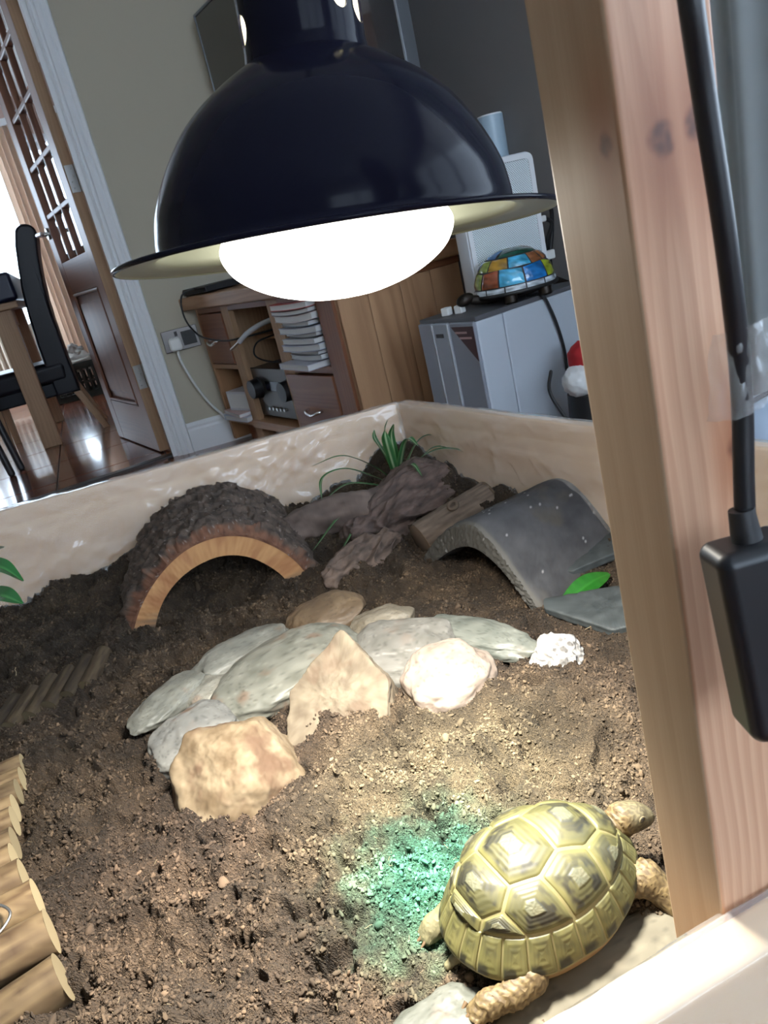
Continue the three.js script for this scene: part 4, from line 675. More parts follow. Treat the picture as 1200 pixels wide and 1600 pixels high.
rock({ seed: 20, x: -0.206, z: -0.648, up: 0.012, yaw: 0.35, detail: 40, planes: [[0, 1, 0.25, 0.042], [-0.5, 0.75, 0.5, 0.040], [0.5, 0.6, 0.65, 0.044], [0.9, 0.45, 0.1, 0.052], [-1, 0.25, 0.1, 0.060], [-0.2, 0.4, 1, 0.052], [0.4, 0.1, 1, 0.054], [0.1, 0.3, -1, 0.056], [0.6, 0.3, -0.8, 0.058], [-0.7, 0.3, -0.8, 0.052], [0, -1, 0, 0.05], [0.25, 0.9, -0.5, 0.047], [-0.8, 0.3, 0.8, 0.066]], n1: 0.0030, n2: 0.0004, sharp: 44,
  tone: (x, y, z) => { const t = clamp(0.5 + 1.1 * fbm(x * 24, y * 24, z * 24 + 3, 5)), d = sm(-0.05, 0.30, fbm(x * 11 + 5, y * 11, z * 11, 5)); return mixc(mixc([0.10, 0.068, 0.036], [0.22, 0.17, 0.108], t), [0.075, 0.038, 0.020], d * 0.85); }, label: 'chunky cream and rust coloured rock at the front of the stone heap' });
rock({ seed: 21, x: -0.094, z: -0.718, up: 0.004, yaw: -0.10, rx: 0.72, rz: 0.06, detail: 40, planes: [[0, 1, 0, 0.014], [0, -1, 0, 0.03], [-1, 0.05, -0.12, 0.054], [-0.66, 0.05, -0.75, 0.046], [0.9, 0.05, -0.62, 0.052], [1, 0.05, 0.2, 0.058], [0.5, 0.1, 1, 0.074], [-0.3, 0.1, 1, 0.064]], n1: 0.0028, n2: 0.0012, layer: 0.0012, sharp: 34,
  tone: (x, y, z) => { const t = clamp(0.5 + 1.0 * fbm(x * 40, y * 40, z * 40 + 9, 5)), d = sm(0.2, 0.5, fbm(x * 18, y * 18 + 5, z * 18, 4)); return mixc(mixc([0.10, 0.077, 0.052], [0.175, 0.145, 0.102], t), [0.11, 0.07, 0.045], d * 0.5); }, label: 'tan flat faced sandstone slab leaning on the largest flat stone' });
rock({ seed: 22, x: 0.143, z: -0.716, up: 0.008, yaw: -0.5, detail: 34, planes: [[0, 1, 0, 0.016], [-1, 0.4, 0, 0.022], [1, 0.3, 0, 0.024], [0, 0.4, 1, 0.018], [0, 0.3, -1, 0.020], [0.7, 0.8, 0.5, 0.019], [-0.6, 0.8, 0.6, 0.019], [0, -1, 0, 0.015]], n1: 0.0045, n2: 0.0036, sharp: 10,
  tone: (x, y, z) => { const d = sm(-0.1, 0.5, n3(x * 110, y * 110, z * 110)) * sm(0.005, 0.02, x * 0.8 + 0.012 + 0.3 * z); return mixc([0.36, 0.35, 0.335], [0.07, 0.066, 0.062], d * 0.8); }, label: 'white pitted rock standing alone near the pine post' });
// slate shards by the roof tile
for (const [x, z, a, b, yaw, rx, rz, up, s, l] of [[0.222, -0.775, 0.07, 0.034, -0.72, 0.12, -0.05, 0.010, 31, 'dark grey slate shard below the green leaf'], [0.245, -0.90, 0.05, 0.03, 0.4, 0.1, 0.1, 0.004, 32, 'small slate piece against the edge of the grey roof tile']]) rock({ seed: s, x, z, up, yaw, rx, rz, detail: 26, sharp: 40, planes: [[0, 1, 0, 0.006], [0, -1, 0, 0.006], [-1, 0, 0.5, a], [-0.6, 0, -1, b], [0.3, 0, -1, b * 1.1], [1, 0, -0.2, a], [0.8, 0, 1, b * 1.3], [-0.2, 0, 1, b]], n1: 0.0012, layer: 0.0008, rough: 0.6, tone: (px, y, pz) => { const t = 0.5 + 0.8 * fbm(px * 50, y * 50, pz * 50, 4); return mixc([0.028, 0.035, 0.038], [0.062, 0.072, 0.075], clamp(t)); }, label: l });

// ---------------------------------------------------------------- half log hide and grey ridge tile
function arch(outer, inner, len, n = 46, m = 40) {   // a bridge: outer and inner curves in (x, y), swept along z from 0 to -len
  const co = new THREE.CatmullRomCurve3(outer.map(([x, y]) => V3(x, y, 0))).getSpacedPoints(n), ci = new THREE.CatmullRomCurve3(inner.map(([x, y]) => V3(x, y, 0))).getSpacedPoints(n);
  return { co, ci, n, m, len };
}
function sheet(A, B, fn) { // grid from function(u,v)
  const pos = [], uv = [], idx = []; for (let i = 0; i <= A; i++) for (let j = 0; j <= B; j++) { pos.push(...fn(i / A, j / B)); uv.push(i / A, j / B); }
  for (let i = 0; i < A; i++) for (let j = 0; j < B; j++) { const a = i * (B + 1) + j; idx.push(a, a + B + 1, a + 1, a + 1, a + B + 1, a + B + 2); }
  const g = new THREE.BufferGeometry(); g.setAttribute('position', new THREE.Float32BufferAttribute(pos, 3)); g.setAttribute('uv', new THREE.Float32BufferAttribute(uv, 2)); g.setIndex(idx); g.computeVertexNormals(); return g;
}
{
  const h0 = 0, th = turnOf(0.983, -0.183);
  const hd = thing('log_hide', 'half log hide with dark rough bark and a pale orange cut end', 'hide', [-0.409, 0, -1.053], th);
  const outer = [[-0.012, 0.175], [0.004, 0.215], [0.03, 0.252], [0.07, 0.288], [0.116, 0.311], [0.163, 0.315], [0.203, 0.302], [0.236, 0.276], [0.262, 0.242], [0.285, 0.18]];
  const inner = [[0.022, 0.175], [0.036, 0.212], [0.056, 0.242], [0.084, 0.266], [0.118, 0.281], [0.158, 0.285], [0.193, 0.273], [0.219, 0.25], [0.238, 0.222], [0.252, 0.18]];
  const { co, ci } = arch(outer, inner, 0.2, 200);
  const L = 0.205, P = (c, u) => c[Math.round(u * 200)];
  const woodG = [sheet(200, 8, (u, v) => { const a = P(co, u), b = P(ci, u); const e = 0.0006 * n3(u * 60, v * 5, 3); return [lerp(a.x, b.x, v), lerp(a.y, b.y, v), e]; }), sheet(120, 24, (u, v) => { const b = P(ci, u); return [b.x, b.y, -L * v]; }), sheet(120, 8, (u, v) => { const a = P(co, u), b = P(ci, u); return [lerp(b.x, a.x, v), lerp(b.y, a.y, v), -L]; })];
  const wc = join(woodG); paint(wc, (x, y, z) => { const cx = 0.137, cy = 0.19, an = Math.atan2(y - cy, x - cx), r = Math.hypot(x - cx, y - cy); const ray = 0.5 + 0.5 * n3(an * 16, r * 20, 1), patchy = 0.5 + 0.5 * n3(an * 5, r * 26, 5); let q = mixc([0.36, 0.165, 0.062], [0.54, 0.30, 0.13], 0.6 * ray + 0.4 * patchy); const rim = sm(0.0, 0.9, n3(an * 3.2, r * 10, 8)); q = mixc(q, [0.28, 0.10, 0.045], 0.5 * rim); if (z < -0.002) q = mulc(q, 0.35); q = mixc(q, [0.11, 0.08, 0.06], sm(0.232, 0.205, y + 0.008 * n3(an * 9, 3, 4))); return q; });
  mesh('wood_ring', wc, std({ vertexColors: true, roughness: 0.7, side: THREE.DoubleSide }), hd);
  // bark: thick plates that grow rougher and thicker to the back
  const bark = sheet(260, 110, (u, v) => { const a = P(co, u), cx = 0.137, cy = 0.185; const dx = a.x - cx, dy = a.y - cy, l = Math.hypot(dx, dy); const z = 0.001 - L * 1.02 * v; const e = sm(0, 0.06, v); const pl = 1 - Math.abs(n3(u * 9 + 0.25 * n3(u * 16, v * 6, 2), v * 3.2, 11)); let t = 0.003 + e * (0.010 + 0.010 * v + 0.010 * Math.pow(pl, 2.2) + 0.0045 * fbm(u * 14, v * 6, 4, 4) + 0.0007 * n3(u * 110, v * 60, 8)); t += 0.0010 * n3(u * 90, v * 30, 5); return [a.x + dx / l * t, a.y + dy / l * t, z + 0.002 * n3(u * 50, v * 10, 6)]; });
  const cap = sheet(200, 5, (u, v) => { const a = P(co, u), cx = 0.137, cy = 0.185; const dx = a.x - cx, dy = a.y - cy, l = Math.hypot(dx, dy), t = 0.004 * v + 0.0015 * v * n3(u * 90, 0, 5); return [a.x + dx / l * t, a.y + dy / l * t, 0.0008 * (1 - v)]; });
  const back = sheet(120, 5, (u, v) => { const a = P(co, u), cx = 0.137, cy = 0.185; const dx = a.x - cx, dy = a.y - cy, l = Math.hypot(dx, dy), t = 0.026 * (1 - v); return [a.x + dx / l * t, a.y + dy / l * t, -L]; });
  const bk = join([bark, cap, back]); paint(bk, (x, y, z) => { const t = clamp(0.5 + fbm(x * 50, y * 50, z * 50, 4)); let q = mixc([0.035, 0.026, 0.021], [0.105, 0.075, 0.058], t); const edge = sm(-0.013, -0.003, z + 0.006 * n3(x * 60, y * 60, 3)); q = mixc(q, mixc([0.13, 0.045, 0.022], [0.24, 0.10, 0.05], t), edge * 0.6); if (n3(x * 90, y * 190, z * 260) > 0.84) q = [0.20, 0.17, 0.15]; return q; });
  mesh('bark', bk, std({ vertexColors: true, roughness: 0.95, side: THREE.DoubleSide }), hd);
}
{
  const th = turnOf(0.4663, 0.8846);   // local x runs along the open end from far foot to near foot; -z runs back along the tile
  const td = thing('roof_tile_hide', 'dark grey ridge tile set as an arched hide by the post', 'hide', [0.043, 0, -1.036], th);
  const outer = [[-0.03, 0.185], [-0.008, 0.22], [0.022, 0.25], [0.0585, 0.277], [0.100, 0.300], [0.128, 0.308], [0.150, 0.305], [0.178, 0.286], [0.205, 0.258], [0.228, 0.232], [0.250, 0.212], [0.268, 0.192]];
  const inner = [[-0.012, 0.185], [0.012, 0.212], [0.0449, 0.236], [0.09, 0.261], [0.120, 0.270], [0.145, 0.268], [0.176, 0.254], [0.198, 0.236], [0.214, 0.220], [0.232, 0.20], [0.245, 0.186]];
  const N = 150, co = arch(outer, inner, 0, N).co, ci = arch(outer, inner, 0, N).ci, L = 0.34, P = (c, u) => c[Math.round(u * N)];
  const rough_ = (x, y, z) => 0.0012 * fbm(x * 40, y * 40, z * 40, 4) + 0.0005 * n3(x * 230, y * 230, z * 230);
  const rim = 0.0035;
  const out = sheet(N, 120, (u, v) => { const a = P(co, u), b = P(ci, u), dx = a.x - b.x, dy = a.y - b.y, l = Math.hypot(dx, dy); const z = -L * v; const k = rough_(a.x, a.y, z) - rim * (1 - sm(0, 0.02, v)); return [a.x + dx / l * k, a.y + dy / l * k, z]; });
  const end = sheet(N, 10, (u, v) => { const a = P(co, u), b = P(ci, u), dx = a.x - b.x, dy = a.y - b.y, l = Math.hypot(dx, dy); const k = v === 0 ? -rim + rough_(a.x, a.y, 0) : 0; const x = lerp(a.x + dx / l * k, b.x, v), y = lerp(a.y + dy / l * k, b.y, v); return [x, y, (v > 0 && v < 1 ? 0.0012 + 0.0022 * n3(x * 190, y * 190, 3) : 0)]; });
  const inn = sheet(N, 30, (u, v) => { const b = P(ci, u); return [b.x, b.y, -L * v]; });
  const g = join([out, end, inn]); paint(g, (x, y, z) => { const t = clamp(0.5 + 0.8 * fbm(x * 18, y * 18, z * 18, 5)); let q = mixc([0.026, 0.027, 0.031], [0.062, 0.063, 0.068], t); q = mixc(q, [0.07, 0.06, 0.043], 0.5 * sm(0.15, 0.5, fbm(x * 9 + 4, y * 9, z * 9, 4))); if (z > -0.004) q = mixc(q, [0.105, 0.10, 0.085], 0.55); const sp = n3(x * 330, y * 330, z * 330) + 0.25 * n3(x * 20, y * 20, z * 20); if (sp > 1.0) q = [0.30, 0.30, 0.30]; return q; });
  mesh('tile', g, std({ vertexColors: true, roughness: 0.8, side: THREE.DoubleSide }), td);
}
// ---------------------------------------------------------------- driftwood, round log
{
  const g = rockLike();
  function rockLike() {
    let q = new THREE.IcosahedronGeometry(1, 60); q.deleteAttribute('uv'); q = mergeVertices(q, 1e-5); const p = q.attributes.position;
    for (let i = 0; i < p.count; i++) { const x = p.getX(i), y = p.getY(i), z = p.getZ(i); let rx = 0.105, ry = 0.048, rz = 0.058; ry *= 1 + 0.34 * sm(-0.3, 0.9, x) - 0.3 * sm(-0.2, -0.9, x); p.setXYZ(i, Math.sign(x) * Math.pow(Math.abs(x), 0.8) * rx, y * ry, z * rz * (1 + 0.25 * x)); }
    q.computeVertexNormals();
    q = displace(q, (v) => { const s = v.x * 12 + 2.2 * v.y * 12; return 0.010 * (1 - 2 * Math.abs(n3(s * 0.4, v.y * 18, v.z * 16))) + 0.0035 * (1 - 2 * Math.abs(n3(v.x * 20, v.y * 50, v.z * 46))) + 0.0022 * fbm(v.x * 60, v.y * 130, v.z * 130, 4); }, false);
    return paint(q, (x, y, z) => { const t = clamp(0.5 + 0.9 * fbm(x * 22, y * 60, z * 60, 5)); return mixc([0.050, 0.035, 0.031], [0.15, 0.104, 0.088], t); });
  }
  const m = mesh('driftwood', g, std({ vertexColors: true, roughness: 0.9 })); m.position.set(0.022, 0.246, -1.200); m.rotation.set(0.1, 0.42, 0.20, 'YXZ'); tag(m, 'reddish brown gnarled driftwood stump below the spider plant', 'driftwood');
  const r2 = displace(new THREE.IcosahedronGeometry(1, 34).scale(0.075, 0.015, 0.030), (v) => 0.007 * (1 - 2 * Math.abs(n3(v.x * 18, v.y * 40, v.z * 40))) + 0.0018 * fbm(v.x * 80, v.y * 120, v.z * 120, 3));
  paint(r2, (x, y, z) => mixc([0.06, 0.043, 0.035], [0.17, 0.12, 0.095], clamp(0.5 + fbm(x * 30, y * 70, z * 70, 4))));
  const k = mesh('driftwood', r2, std({ vertexColors: true, roughness: 0.9 })); k.position.set(-0.048, 0.232, -1.075); k.rotation.set(0.25, 0.7, 0.1, 'YXZ'); tag(k, 'small split root lying in the soil in front of the driftwood stump', 'driftwood');
  // smooth root running left from the stump
  const r3 = displace(tube([[-0.20, 0.235, -1.20], [-0.13, 0.258, -1.205], [-0.06, 0.268, -1.20], [0.0, 0.262, -1.19]], 0.028, 60, 24), (v) => 0.004 * (1 - 2 * Math.abs(n3(v.x * 10, v.y * 40, v.z * 40))) + 0.001 * fbm(v.x * 60, v.y * 120, v.z * 120, 3));
  paint(r3, (x, y, z) => mixc([0.075, 0.055, 0.048], [0.17, 0.125, 0.105], clamp(0.5 + fbm(x * 14, y * 70, z * 70, 4))));
  const j = mesh('driftwood', r3, std({ vertexColors: true, roughness: 0.9 })); tag(j, 'smooth dusty root running left from the driftwood stump', 'driftwood');
}
{
  const c = thing('round_log', 'round weathered grey brown log beside the driftwood stump', 'log');
  const a = V3(0.045, 0.232, -1.075), b = V3(0.165, 0.258, -1.115), d = b.clone().sub(a), L = d.length();
  let g = new THREE.CylinderGeometry(0.030, 0.032, L, 64, 60, true); g = displace(g, (v) => 0.0022 * fbm(Math.atan2(v.z, v.x) * 5, v.y * 14, 2, 4) + 0.005 * Math.exp(-((v.y - 0.03) ** 2 + (Math.atan2(v.z, v.x) - 0.6) ** 2 * 0.001) / 0.0001), true);
  paint(g, (x, y, z) => mixc([0.075, 0.055, 0.042], [0.19, 0.14, 0.105], clamp(0.5 + 0.9 * fbm(Math.atan2(z, x) * 6, y * 16, 5, 5))));
  const m = mesh('bark', g, std({ vertexColors: true, roughness: 0.9 }), c); m.position.copy(a).addScaledVector(d, 0.5); m.quaternion.setFromUnitVectors(V3(0, 1, 0), d.clone().normalize());
  const e = displace(new THREE.CylinderGeometry(0.0305, 0.0305, 0.004, 48, 1), () => 0); const em = mesh('cut_end', e, std({ color: rgb(0.16, 0.11, 0.075), roughness: 0.9 }), c); em.position.copy(a); em.quaternion.copy(m.quaternion); const e2 = mesh('cut_end', e, em.material, c); e2.position.copy(b); e2.quaternion.copy(m.quaternion);
  const kn = new THREE.TorusGeometry(0.007, 0.0028, 8, 24); const km = mesh('knot', kn, std({ color: rgb(0.12, 0.085, 0.06), roughness: 0.9 }), c); km.position.copy(a).addScaledVector(d, 0.58).add(V3(-0.012, 0.030, 0.020)); km.lookAt(km.position.clone().add(V3(-0.3, 0.8, 0.5)));
}
// ---------------------------------------------------------------- plants
function blade(pts, w, segs = 26, fold = 0.25, rows = 4, colf, twist = 0) {
  const c = new THREE.CatmullRomCurve3(pts.map((q) => V3(...q))); const pos = [], idx = [], col = [];
  for (let i = 0; i <= segs; i++) { const t = i / segs, p = c.getPoint(t), tg = c.getTangent(t); const side = V3(tg.z, 0, -tg.x); if (side.length() < 1e-3) side.set(1, 0, 0); side.normalize().applyAxisAngle(tg, twist); const up = side.clone().cross(tg).normalize(); if (up.y < 0) up.negate(); const ww = w(t); for (let k = 0; k <= rows; k++) { const s = k / rows * 2 - 1; const q = p.clone().addScaledVector(side, s * ww).addScaledVector(up, Math.abs(s) * ww * fold); pos.push(q.x, q.y, q.z); col.push(...colf(t, s)); } }
  for (let i = 0; i < segs; i++) for (let k = 0; k < rows; k++) { const a = i * (rows + 1) + k; idx.push(a, a + rows + 1, a + 1, a + 1, a + rows + 1, a + rows + 2); }
  const g = new THREE.BufferGeometry(); g.setAttribute('position', new THREE.Float32BufferAttribute(pos, 3)); g.setAttribute('color', new THREE.Float32BufferAttribute(col, 3)); g.setIndex(idx); g.computeVertexNormals(); return g;
}
{
  const sp = thing('spider_plant', 'small spider plant with arching white striped leaves in the back corner', 'plant', [0.038, 0.262, -1.262]); sp.scale.setScalar(1.15);
  const lm = phys({ vertexColors: true, roughness: 0.4, side: THREE.DoubleSide, transmission: 0.3, thickness: 0 });
  const cf = (t, s) => (Math.abs(s) < 0.3 ? [0.40, 0.50, 0.30] : Math.abs(s) > 0.9 ? [0.10, 0.24, 0.08] : [0.025, 0.13, 0.035]);
  const wf = (k) => (t) => k * Math.pow(Math.sin(Math.PI * clamp(0.08 + t * 0.92)), 0.6) * (1 - 0.45 * t) + 0.0002;
  const L = [
    [[0, 0, 0], [0.002, 0.045, 0.004], [0.004, 0.085, 0.012], [0.010, 0.106, 0.03]], [[0, 0, 0], [0.010, 0.045, 0.01], [0.026, 0.080, 0.03], [0.036, 0.072, 0.05]], [[0, 0, 0], [-0.004, 0.05, 0.012], [-0.004, 0.095, 0.02], [0.004, 0.112, 0.02]],
    [[0, 0, 0], [-0.03, 0.045, 0.015], [-0.072, 0.078, 0.03], [-0.118, 0.078, 0.045]], [[0, 0, 0], [-0.035, 0.030, 0.01], [-0.075, 0.056, 0.02], [-0.108, 0.055, 0.04], [-0.115, 0.03, 0.055]], [[0, 0, 0], [-0.03, 0.018, 0.02], [-0.075, 0.035, 0.03], [-0.115, 0.024, 0.045]],
    [[0, 0, 0], [-0.03, 0.012, 0.035], [-0.085, 0.010, 0.07], [-0.142, -0.022, 0.11]], [[0, 0, 0], [-0.025, 0.005, 0.045], [-0.065, -0.002, 0.085], [-0.11, -0.034, 0.125]],
    [[0, 0, 0], [0.03, 0.040, 0.02], [0.066, 0.056, 0.04], [0.10, 0.048, 0.06], [0.124, 0.022, 0.075]], [[0, 0, 0], [0.028, 0.03, 0.008], [0.062, 0.055, 0.02], [0.095, 0.042, 0.035]], [[0, 0, 0], [0.02, 0.035, -0.01], [0.05, 0.066, -0.01], [0.088, 0.06, 0.01], [0.112, 0.036, 0.02]], [[0, 0, 0], [0.006, 0.03, 0.03], [0.022, 0.05, 0.06], [0.030, 0.038, 0.085]],
    [[0, 0, 0], [-0.01, 0.05, -0.01], [-0.02, 0.08, -0.02], [-0.018, 0.09, -0.03]]];
  L.forEach((pts, i) => mesh('leaf', blade(pts, wf(i < 3 ? 0.0085 : 0.0052), 26, 0.3, 6, cf), lm, sp));
}
{
  const br = thing('leafy_sprig', 'glossy dark green leaves of a sprig cut off by the left edge', 'plant', [-0.56, 0.22, -0.94]);
  const lm = phys({ vertexColors: true, roughness: 0.25, side: THREE.DoubleSide, clearcoat: 0.4 }); const cf = (t, s) => mixc([0.02, 0.10, 0.03], [0.06, 0.20, 0.06], Math.abs(s) < 0.12 ? 1 : 0.2);
  mesh('stem', capped([[-0.01, -0.015, 0], [-0.005, 0.08, 0.01], [0.01, 0.17, 0.02], [0.02, 0.23, 0.025]], 0.0025, 24, 8), std({ color: rgb(0.08, 0.10, 0.03), roughness: 0.6 }), br);
  const w = (t) => 0.019 * Math.pow(Math.sin(Math.PI * clamp(t, 0.01, 0.99)), 0.75) + 0.0002;
  for (const pts of [[[0.01, 0.17, 0.02], [0.045, 0.19, 0.03], [0.085, 0.185, 0.035], [0.105, 0.16, 0.035]], [[0.0, 0.12, 0.015], [0.04, 0.15, 0.03], [0.075, 0.150, 0.04], [0.098, 0.135, 0.045]], [[0.02, 0.23, 0.025], [0.05, 0.215, 0.03], [0.08, 0.205, 0.035], [0.1, 0.208, 0.035]], [[0.005, 0.13, 0.015], [-0.03, 0.17, 0.02], [-0.07, 0.18, 0.02]], [[-0.005, 0.06, 0.01], [-0.04, 0.09, 0.03], [-0.07, 0.08, 0.05]]]) mesh('leaf', blade(pts, w, 22, 0.18, 8, cf), lm, br);
}
{
  const w = (t) => 0.0145 * Math.pow(Math.sin(Math.PI * clamp(t, 0.01, 0.99)), 0.6) + 0.0003;
  const g = blade([[-0.034, 0, 0.0], [-0.012, 0.006, 0.002], [0.012, 0.006, -0.002], [0.036, 0.0, -0.006]], w, 26, 0.10, 10, (t, s) => mixc([0.008, 0.10, 0.006], [0.025, 0.16, 0.018], Math.abs(s) < 0.1 ? 1 : 0.3 + 0.3 * Math.sin(t * 40) * Math.abs(s)));
  const m = mesh('leaf', g, phys({ vertexColors: true, roughness: 0.35, side: THREE.DoubleSide, clearcoat: 0.3 })); m.position.set(0.216, soilH(0.216, -0.828, false) + 0.014, -0.828); m.rotation.set(0.35, 0.2, 0.1); tag(m, 'single bright green leaf lying beside the grey roof tile', 'leaf');
}
// ---------------------------------------------------------------- log rolls at the left
function logRoll(name, label, specs, wire) {
  const t = thing(name, label, 'log roll');
  specs.forEach(([a, b, r, tint], i) => {
    const A = V3(...a), B = V3(...b), d = B.clone().sub(A), L = d.length(); const g0 = new THREE.CylinderGeometry(r, r, L, 30, 24, true);
    const side = displace(g0, (v) => r * 0.07 * n3(Math.atan2(v.z, v.x) * 1.2, v.y * 12, i * 3.1) + r * 0.02 * n3(Math.atan2(v.z, v.x) * 5, v.y * 40, i)); side.rotateY(i * 1.1);
    paint(side, (x, y, z) => { const q = clamp(0.5 + 0.8 * fbm(Math.atan2(z, x) * 2.2, y * 26, i * 7.7, 4)); return mulc(mixc([0.115, 0.065, 0.03], [0.34, 0.235, 0.12], clamp(q * 1.3 - 0.15 + 0.25 * n3(Math.atan2(z, x) * 6, y * 9, i * 2.3))), tint * 0.85); });
    const caps = [1, -1].map((s) => { const c = new THREE.CircleGeometry(r * 1.01, 30); c.rotateX(-s * Math.PI / 2); c.translate(0, s * L / 2, 0); const cc = clean(c); return paint(cc, (x, y, z) => { const q = 0.5 + 0.5 * Math.sin(Math.hypot(x, z) / r * 22); return mulc(mixc([0.44, 0.34, 0.18], [0.56, 0.45, 0.27], q), tint * 0.85); }); });
    const m = mesh('log', [side, ...caps], std({ vertexColors: true, roughness: 0.75 }), t); m.position.copy(A).addScaledVector(d, 0.5); m.quaternion.setFromUnitVectors(V3(0, 1, 0), d.clone().normalize());
  });
  if (wire) mesh('wire', wire, mat.steel, t);
  return t;
}
{
  const S = []; const ends = [[-0.455, 0.226, -0.742], [-0.446, 0.226, -0.715], [-0.440, 0.228, -0.690], [-0.428, 0.233, -0.655], [-0.418, 0.236, -0.630], [-0.405, 0.236, -0.597], [-0.394, 0.238, -0.570], [-0.374, 0.240, -0.542], [-0.352, 0.240, -0.513], [-0.330, 0.237, -0.478], [-0.316, 0.222, -0.446]];
  ends.forEach(([x, y, z], i) => { const a = lerp(0.3, 0.46, i / 10); S.push([[x - 0.15 * Math.cos(a), y - 0.004 - 0.01 * (i > 9), z + 0.15 * Math.sin(a)], [x, y, z], lerp(0.0125, 0.0185, i / 10), [0.9, 1.1, 0.75, 1.15, 1.0, 0.7, 1, 0.85, 0.95, 0.68, 0.5][i]]); });
  logRoll('log_roll', 'split log roll edging with pale sawn ends at the lower left edge', S, capped([[-0.395, 0.255, -0.486], [-0.372, 0.262, -0.492], [-0.357, 0.258, -0.484], [-0.362, 0.255, -0.468], [-0.39, 0.252, -0.455], [-0.42, 0.246, -0.448]], 0.0012, 40, 8));
  const S2 = []; for (let i = 0; i < 6; i++) { const x = -0.535 + i * 0.0205, z = -0.832 - i * 0.0135; S2.push([[x, 0.2165 + 0.0006 * i, z], [x + 0.012, 0.2255 + 0.0014 * i, z - 0.07 + 0.004 * (i % 2)], 0.0105, 0.17 + 0.03 * ((i * 3) % 4)]); }
  logRoll('log_roll', 'half buried row of dusty brown logs near the left edge', S2);
}
